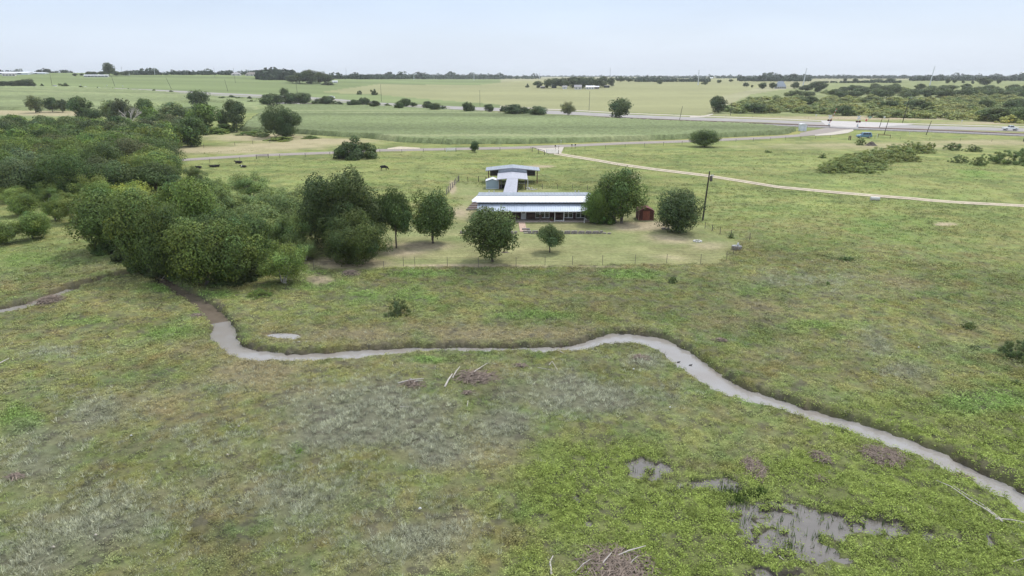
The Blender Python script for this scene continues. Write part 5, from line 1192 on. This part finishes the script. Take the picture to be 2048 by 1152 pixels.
# ------------------------------------------------------------------ far houses
def house(px0, px1, pyb, eave, peak, label, wallm='housew', roofm='houser', cat='house', name='far_house', depth=None, wins=3, hip=False, flat=False):
    a, t = P(px0, pyb); c, _ = P(px1, pyb); s = t/F; w_ = (px1-px0)*s; ez = (pyb-eave)*s; pz = (pyb-peak)*s; d_ = depth or min(w_*.6, 12)
    e_ = empty(name, ((a.x+c.x)/2, a.y, a.z), -math.atan2(a.x, a.y)*.7, label, cat); h = w_/2
    MB().box(-h, h, 0, d_, -.5, ez).build('wall', M[wallm], e_)
    o = .5; b = MB(); rl = h*(.45 if hip else 1.0)
    if flat: b.slab((-h-o, -o, ez+.1), (h+o, -o, ez+.1), (h+o, d_+o, pz), (-h-o, d_+o, pz), .15)
    else:
        A_ = [Vector((-h-o, -o, ez+.02)), Vector((h+o, -o, ez+.02)), Vector((h+o, d_+o, ez+.02)), Vector((-h-o, d_+o, ez+.02)), Vector((-rl-(o if not hip else 0), d_/2, pz)), Vector((rl+(o if not hip else 0), d_/2, pz))]
        b.add(A_, [(0,1,5,4),(2,3,4,5),(1,2,5),(3,0,4),(3,2,1,0)])
    b.build('roof', M[roofm], e_)
    for i in range(wins):
        x_ = -h+w_*(i+.5)/wins; f = MB(); f.box(x_-w_*.06, x_+w_*.06, -.12, -.004, ez*.28, ez*.78); f.build('window', M['housed'], e_)
    return e_
house(176, 218, 154, 151, 149.6, 'long low white farm building on the left skyline', 'paint_w', 'white', 'building', wins=7)
house(2, 60, 149, 146, 143.5, 'longest pale industrial shed at the far left skyline', 'hutw', 'white', 'warehouse', 'warehouse', depth=60, wins=2)
house(62, 92, 148, 145.8, 144.5, 'smaller pale industrial shed right of the longest shed', 'hutw', 'white', 'warehouse', 'warehouse', depth=40, wins=1)
house(10, 32, 152, 148.5, 147, 'low brown roofed building before the industrial sheds', 'housew', 'houser', 'building', wins=4)
house(466, 484, 151, 148.5, 145, 'small grey roofed house on the skyline, left of a larger one', hip=True, wins=2)
house(496, 521, 151.5, 149, 144.5, 'larger brown roofed house on the left skyline', roofm='wood_g', hip=True, wins=3)
house(666, 676, 166, 163, 161.5, 'small white shed at the right side of the dark copse', 'paint_w', 'white', 'shed', wins=1)
house(250, 260, 150.5, 148.5, 146.5, 'tiny white roofed house among the left skyline trees', 'paint_w', 'white', wins=1)
house(370, 382, 149.5, 147.5, 146, 'tiny tan roofed house on the left skyline', wins=1)
house(1103, 1113, 176, 171, 167.5, 'dark barn with pale roof at the left of the far farmstead', 'housed', 'white', 'barn', wins=1)
house(1125, 1134, 178, 174.5, 171.5, 'small white shed in the middle of the far farmstead', 'paint_w', 'houser', 'shed', wins=1)
house(1149, 1163, 179, 174.5, 170, 'grey gabled farmhouse of the far farmstead', 'housew', 'houser', wins=2)
house(1172, 1188, 178.5, 174.5, 171.5, 'white long house of the far farmstead', 'paint_w', 'white', wins=3)
house(1081, 1090, 177, 173.5, 172.5, 'small grey shed at the left end of the far farmstead', 'wood_g', 'houser', 'shed', wins=0, flat=True)
house(1189, 1198, 178, 174, 172, 'grey lean shed at the right of the white long house', 'wood_g', 'white', 'shed', wins=1)
house(1208, 1219, 175.5, 171.5, 170.5, 'dark open shed at the right end of the far farmstead', 'housed', 'wood_g', 'shed', wins=0)
house(1551, 1572, 177.5, 173.5, 163, 'pale house with tall pyramid roof in the far right pasture', 'housew', 'galv_d', hip=True, wins=5)
for i, (a, b_) in enumerate([(1303,159),(1368,161),(1450,156),(985,153.5),(1330,160),(1175,152.8),(1420,157)]):
    house(a, a+6, b_, b_-1.3, b_-2.2, 'tiny pale building far off near the horizon', 'paint_w', 'white', 'building', wins=0)['group'] = 'tiny buildings near the horizon'
# ------------------------------------------------------------------ cattle
def cow(px, py, L, label, lying=False, head=-1, graze=False, white=False, rz=0):
    p, _ = P(px, py); p.z = float(ground_h(np.array([p.x]), np.array([p.y]))[0][0])
    s = L/2.2; e_ = empty('cow', p, rz, label, 'cow'); hd = head
    me = bpy.data.meshes.new('cow'); V = []; E = []; Rd = []
    def v(x, y, z, r, c=None):
        V.append((x*s*hd, y*s, z*s)); Rd.append(r*s)
        if c is not None: E.append((c, len(V)-1))
        return len(V)-1
    z0 = 1.05 if not lying else .42
    a = v(0, 0, z0, .36); sh = v(.55, 0, z0+.04, .34, a); ne = v(.85, 0, z0+.10 if not graze else z0-.12, .22, sh)
    if graze: h1 = v(1.1, 0, z0-.5, .15, ne); h2 = v(1.22, 0, z0-.82, .10, h1)
    else: h1 = v(1.1, .05, z0+.30, .16, ne); h2 = v(1.4, .08, z0+.20, .10, h1)
    ru = v(-.55, 0, z0+.03, .34, a); hi = v(-.78, 0, z0+.06, .27, ru); ta = v(-1.0, 0, z0+.02, .05, hi); v(-1.06, 0, z0-.55, .04, ta)
    if lying:
        for sy in (-1, 1):
            k1 = v(.75, sy*.26, .2, .10, sh); k2 = v(.95, sy*.3, .1, .06, k1); v(.65, sy*.34, .07, .05, k2)
            k1 = v(-.5, sy*.4, .22, .16, ru); k2 = v(-.15, sy*.48, .1, .08, k1); v(-.45, sy*.52, .06, .05, k2)
    else:
        for sy in (-1, 1):
            k1 = v(.58, sy*.17, .68, .13, sh); k2 = v(.60, sy*.17, .36, .075, k1); v(.58, sy*.17, .04, .065, k2)
            k1 = v(-.62, sy*.19, .74, .16, ru); k2 = v(-.74, sy*.19, .42, .08, k1); v(-.66, sy*.19, .04, .065, k2)
    me.from_pydata(V, E, []); me.materials.append(M['cow']); o = link('body', me, e_)
    sk = o.modifiers.new('skin', 'SKIN'); ob = me.skin_vertices[0].data
    for i, r_ in enumerate(Rd): ob[i].radius = (r_, r_)
    ob[0].use_root = True; ss = o.modifiers.new('sub', 'SUBSURF'); ss.levels = 1; ss.render_levels = 1
    hp = Vector(V[h1]); 
    for sy in (-1, 1): MB().add([(hp.x, sy*.1*s, hp.z+.08*s), (hp.x-.05*hd, sy*.28*s, hp.z+.1*s), (hp.x-.1*hd*s, sy*.24*s, hp.z-.02*s), (hp.x-.05*hd, sy*.1*s, hp.z)], [(0,1,2,3),(3,2,1,0)]).build('ear', M['cow'], e_)
    if white:
        b = MB(); q_ = Vector(V[1]); rr_ = .37*s
        pts_ = [(q_.x-.12*hd*s+.0, math.cos(t)*rr_, q_.z+math.sin(t)*rr_) for t in np.linspace(-.3, math.pi+.3, 10)]; pt2 = [(x+.28*hd*s, y, z) for x, y, z in pts_]
        b.add(pts_+pt2, [(i, i+1, 11+i, 10+i) for i in range(9)]); b.build('white_patch', M['cow_w'], e_)
    return e_
cow(768, 341, 2.3, 'black cow grazing alone in the pasture behind the oaks', graze=True, head=1, rz=.2)
cow(478, 327, 2.4, 'black cow resting in the pasture below the farm road, uppermost of the herd', lying=True, head=-1)
cow(487.5, 335, 1.9, 'black and white cow lying down just below the uppermost resting cow', lying=True, head=-1, white=True)
cow(425.5, 334.5, 1.9, 'dark cow lying down, left one of a resting pair', lying=True, head=-1); cow(432.5, 334, 1.9, 'brownish black cow lying down, right one of a resting pair', lying=True, head=1)
cow(398, 336.5, 1.9, 'black cow resting beside a grey green shrub', lying=True, head=-1)
cow(339, 360, 2.3, 'black cow standing at the edge of the dark wood', head=1)
# ------------------------------------------------------------------ brush piles, logs and litter
def gz_at(p): p.z = float(ground_h(np.array([p.x]), np.array([p.y]))[0][0]); return p
def brush(px, py, wpx, hpx, n, label, logs=(), thick=.025, hz=.35, name='brush_pile', ang=None):
    p, t = P(px, py); gz_at(p); s = t/F; w_ = wpx*s/2; d_ = hpx*s/2/.42; rd = random.Random(int(px*7+py)); e_ = empty(name, p, 0, label, 'brush pile'); b = MB()
    for k in range(n):
        x_, y_ = rd.gauss(0, .42)*w_, rd.gauss(0, .42)*d_; q = (x_/w_)**2+(y_/d_)**2
        if q > 1.1: continue
        z_ = hz*(1-q*.8)*rd.uniform(0, 1); an_ = rd.uniform(0, 3.14) if ang is None else rd.gauss(ang, .5); L = rd.uniform(.3, 1.1); dx, dy = math.cos(an_)*L, math.sin(an_)*L
        b.tube([(x_-dx/2, y_-dy/2, z_+rd.uniform(-.05, .1)), (x_, y_, z_+rd.uniform(0, .12)), (x_+dx/2, y_+dy/2, z_+rd.uniform(-.1, .12))], [thick*rd.uniform(.5, 1.3)]*2+[thick*.4], 4, cap=False)
    b.build('twigs', M['twig'], e_)
    b = MB(); N_ = 18; vs = [(0, 0, hz*.55)]; 
    for k in range(N_):
        a_ = 2*math.pi*k/N_; r_ = rd.uniform(.75, 1.05); vs.append((math.cos(a_)*w_*.5*r_, math.sin(a_)*d_*.5*r_, hz*.35))
    for k in range(N_):
        a_ = 2*math.pi*k/N_; r_ = rd.uniform(.8, 1.1); vs.append((math.cos(a_)*w_*.85*r_, math.sin(a_)*d_*.85*r_, -.12))
    fs = [(0, 1+k, 1+(k+1) % N_) for k in range(N_)]+[(1+k, 1+N_+k, 1+N_+(k+1) % N_, 1+(k+1) % N_) for k in range(N_)]
    b.add(vs, fs); b.build('litter_bed', M['mud'] if name != 'straw_heap' else M['twig'], e_)
    for (xa, ya, xb, yb_, r_) in logs:
        A_, _ = P(xa, ya); B_, _ = P(xb, yb_); A_ -= p; B_ -= p; A_.z = .12; B_.z = hz+.15; md = A_.lerp(B_, .5)+Vector((0, 0, .1)); MB().tube([A_, md, B_], [r_, r_*.8, r_*.45], 6).build('branch', M['pale_bark'], e_)
brush(1232, 1140, 165, 66, 1100, 'large brush pile with pale branches at the bottom picture edge', logs=[(1195,1148,1222,1122,.045),(1222,1122,1290,1108,.05),(1255,1140,1275,1128,.03),(1150,1150,1180,1135,.03)])
brush(952, 754, 110, 30, 520, 'long heap of dead branches in the middle, with a pale log', logs=[(889,776,905,757,.09),(905,757,920,742,.06),(930,760,975,735,.05)], ang=.4)
brush(825, 768, 56, 14, 140, 'small stack of pale dead sticks left of the long branch heap', logs=[(796,767,848,766,.07),(820,768,846,770,.05),(818,760,824,767,.04)])
brush(100, 604, 60, 26, 320, 'grey brush heap beside the creek at the left edge', hz=.6)
brush(1768, 913, 90, 36, 800, 'brown heap of flattened reeds beside the creek at right', name='straw_heap', hz=.25, thick=.018)
brush(1508, 937, 50, 36, 420, 'brown straw heap above the marsh pools', name='straw_heap', hz=.22, thick=.018)
brush(1640, 914, 40, 20, 200, 'small brown straw heap between two larger ones', name='straw_heap', hz=.2, thick=.018)
brush(1640, 960, 24, 7, 80, 'faint straw patch just above the largest marsh pool', name='straw_heap', hz=.12, thick=.015)
brush(700, 550, 42, 14, 180, 'pale brush pile at the left end of the yard fence', hz=.5)
brush(395, 632, 26, 8, 60, 'small brownish brush pile left of the creek', hz=.3)
brush(345, 552, 30, 10, 60, 'tangle of dead branches hanging over the creek under the trees', logs=[(325,562,350,548,.04),(330,548,352,558,.04)], hz=.5)
brush(1280, 715, 40, 12, 110, 'dark litter heap inside the creek bend', hz=.2); brush(1440, 683, 26, 6, 50, 'low twig pile on the meadow right of the creek', hz=.2)
brush(1040, 732, 26, 5, 60, 'twig scatter right of the long branch heap', hz=.15); brush(935, 787, 20, 8, 40, 'short sticks below the long branch heap', hz=.15)
brush(30, 955, 34, 10, 60, 'grey fallen brush at the lower left edge', hz=.2); brush(1925, 952, 26, 10, 60, 'small twig heap on the far bank near the right edge', hz=.15)
brush(1010, 505, 30, 0.1+6, 10, 'few thin twigs lying under the broad oak', hz=.1)
def log(pts, r_, label, m='pale_bark', z_=.15):
    W = [gz_at(P(a, b)[0]) for a, b in pts]; o0 = W[0].copy(); b = MB(); rr_ = [r_*(1-.6*i/(len(W)-1)) for i in range(len(W))]
    b.tube([w_-o0+Vector((0, 0, z_+.05*(i % 2))) for i, w_ in enumerate(W)], rr_, 6); return tag(b.build('fallen_branch', M[m], loc=o0), label, 'branch')
log([(2005,1047),(1975,1025),(1940,1003),(1900,980),(1872,965)], .05, 'long pale fallen branch right of the marsh, upper of two parallel')
log([(2000,1040),(1965,1014),(1930,992),(1905,978)], .035, 'long pale fallen branch right of the marsh, lower of two parallel')
log([(1990,1040),(2020,1044),(2060,1050)], .06, 'pale branch running out of the right picture edge'); log([(2052,1120),(2025,1130)], .04, 'short pale stick at the lower right corner')
log([(1103,1152),(1100,1130),(1106,1118)], .06, 'upright pale stick at the bottom edge left of the brush pile'); log([(1098,733),(1104,728),(1112,738),(1115,744)], .04, 'crooked pale stick right of the twig scatter')
log([(1120,705),(1128,712)], .04, 'short stick at the creek edge'); log([(936,806),(934,818)], .035, 'tiny pale stick below the branch heap'); log([(1075,738),(1110,744)], .025, 'thin straight pale stick right of the long branch heap')
log([(800,819),(822,820)], .03, 'tiny pale stick among the grey dead weeds'); log([(1558,1118),(1566,1128)], .03, 'thin pale stick at the lower marsh pool'); log([(0,730),(20,722)], .06, 'grey log at the left picture edge')
# culvert pipes, trough, mound, stones
p, _ = P(1750, 401); p = gz_at(p); e_ = empty('culvert_pipe', p, -.35, 'pale concrete culvert pipe lying beside the dirt lane', 'pipe')
b = MB(); ro_, ri = .42, .34; n = 20
for ring in range(2):
    pass
vs = []; 
for x_ in (-.85, .85):
    for r_ in (ro_, ri):
        for k in range(n): t_ = 2*math.pi*k/n; vs.append((x_, r_*math.cos(t_), .38+r_*math.sin(t_)))
fs = []
for k in range(n):
    k2 = (k+1) % n; fs += [(k, k2, 2*n+k2, 2*n+k), (n+k2, n+k, 3*n+k, 3*n+k2), (k, n+k, n+k2, k2), (2*n+k2, 3*n+k2, 3*n+k, 2*n+k)]
b.add(vs, fs).build('pipe', M['pipe'], e_)
MB().tube([(-.3, 0, .38), (-.28, 0, .38)], .339, 16).build('pipe_shade_disc', M['black'], e_)  # black disc across the bore stands in for the shade inside
p, _ = P(1743.5, 399.5); tag(MB().tube([(0, 0, -.1), (0, 0, .15), (0, 0, .5), (.02, 0, .6)], [.33, .38, .38, .2], 14).build('pipe_stub', M['pipe'], loc=gz_at(p)), 'short white pipe stub left of the culvert pipe', 'pipe')
p, t = P(1473, 499.5); e_ = empty('water_trough', gz_at(p), .1, 'dark round water trough at the right corner of the yard', 'trough')
MB().tube([(0, 0, 0), (0, 0, .55)], [.72, .78], 18).build('tank', M['wood_g'], e_); MB().tube([(0, 0, .552), (0, 0, .57)], .66, 18).build('water', M['marsh'], e_)
b = MB(); b.box(-.7, -.05, -.1, .05, .58, .66); b.box(.05, .28, -.1, .1, .58, 1.0); b.build('float_cover', M['paint_w'], e_)
for px, py, lab in ((1395,483,'small pale stone ring on the lawn near the bushy tree'),(1331,458,'grey rock beside the round bushy tree')):
    p, t = P(px, py); b = MB(); rd = random.Random(px)
    for k in range(9): t_ = 2*math.pi*k/9; Mx = Matrix.Translation((math.cos(t_)*.55, math.sin(t_)*.55, .05))@Matrix.Rotation(rd.uniform(0, 3), 4, 'Z'); b.box(-.16, .16, -.12, .12, -.1, .12, M=Mx)
    tag(b.build('stone_ring', M['pipe'] if px > 1380 else M['stone'], loc=gz_at(p)), lab, 'stones')
def mound(px, py, wpx, hpx, m, label, name, cat):
    p, t = P(px, py); gz_at(p); s = t/F; w_ = wpx*s/2; h_ = hpx*s; n = 24; vs = []; rd = random.Random(px); nrg = 7
    for i in range(nrg):
        r_ = i/(nrg-1)
        for k in range(n): a_ = 2*math.pi*k/n; q_ = r_*w_*(1+rd.uniform(-.08, .08)); vs.append((q_*math.cos(a_), q_*math.sin(a_)*.7, h_*(math.cos(r_*math.pi)*.5+.5)*rd.uniform(.85, 1.15)-.1))
    fs = [(i*n+k, i*n+(k+1) % n, (i+1)*n+(k+1) % n, (i+1)*n+k) for i in range(nrg-1) for k in range(n)]
    return tag(MB().add(vs, fs).build(name, m, loc=p), label, cat)
mound(1742, 291, 30, 8, M['mud'], 'dark earth mound below the parked blue car', 'earth_mound', 'mound')
mound(1278, 459-103, 10, 2, M['pipe'], 'pale patch of rubble beside the dirt lane behind the tall tree', 'rubble_patch', 'rubble')
# small stones in the meadow
for i, (a, b_, lab) in enumerate([(263,874,'white stone in the lower left meadow'),(478,857,'pale flat stone on the meadow near the dead weeds'),(455,911,'small pale stone left of the bright weed clump'),(1267,741,'white stone inside the creek bend'),(1340,818,'tiny white stone on the bank below the creek bend'),(192,1075,'pale stone at the lower left'),(107,1097,'pale tan stone near the lower left corner'),(840,1020,'tiny white stone near the bottom middle'),(1837,696,'tiny white stone in the right meadow')]):
    p, _ = P(a, b_); b = MB(); b.tube([(-.08, 0, 0), (0, 0, .04), (.09, .02, 0)], [.03, .07, .03], 7); tag(b.build('stone', M['paint_w'] if 'white' in lab else M['gravel'], loc=gz_at(p)+Vector((0, 0, .12))), lab, 'stone')
for a, b_, lab in ((1357,725,'dark bird standing in the creek, left one'),(1381,731,'dark duck like bird swimming in the creek, right one')):
    p = PZ(a, b_, WZ); b = MB(); b.tube([(-.17, 0, .02), (-.07, 0, .05), (.07, 0, .06), (.14, 0, .04)], [.015, .05, .055, .02], 8); b.tube([(.1, 0, .05), (.14, 0, .12), (.19, 0, .13)], [.03, .025, .012], 6); tag(b.build('bird', M['black'], loc=p), lab, 'bird')
# ------------------------------------------------------------------ haze
hz_m = bpy.data.materials.new('haze'); hz_m.use_nodes = True; t = hz_m.node_tree; t.nodes.clear()
pv = t.nodes.new('ShaderNodeVolumePrincipled'); pv.inputs['Color'].default_value = (.95, .98, 1, 1); pv.inputs['Density'].default_value = .00009; pv.inputs['Anisotropy'].default_value = .2
oo = t.nodes.new('ShaderNodeOutputMaterial'); t.links.new(pv.outputs[0], oo.inputs['Volume'])
b = MB(); b.box(-17000, 17000, -17000, 17000, -2.4, 110); hz = b.build('haze', hz_m); hz['kind'] = 'stuff'; hz['label'] = 'thin pale haze that fades the far country to blue'
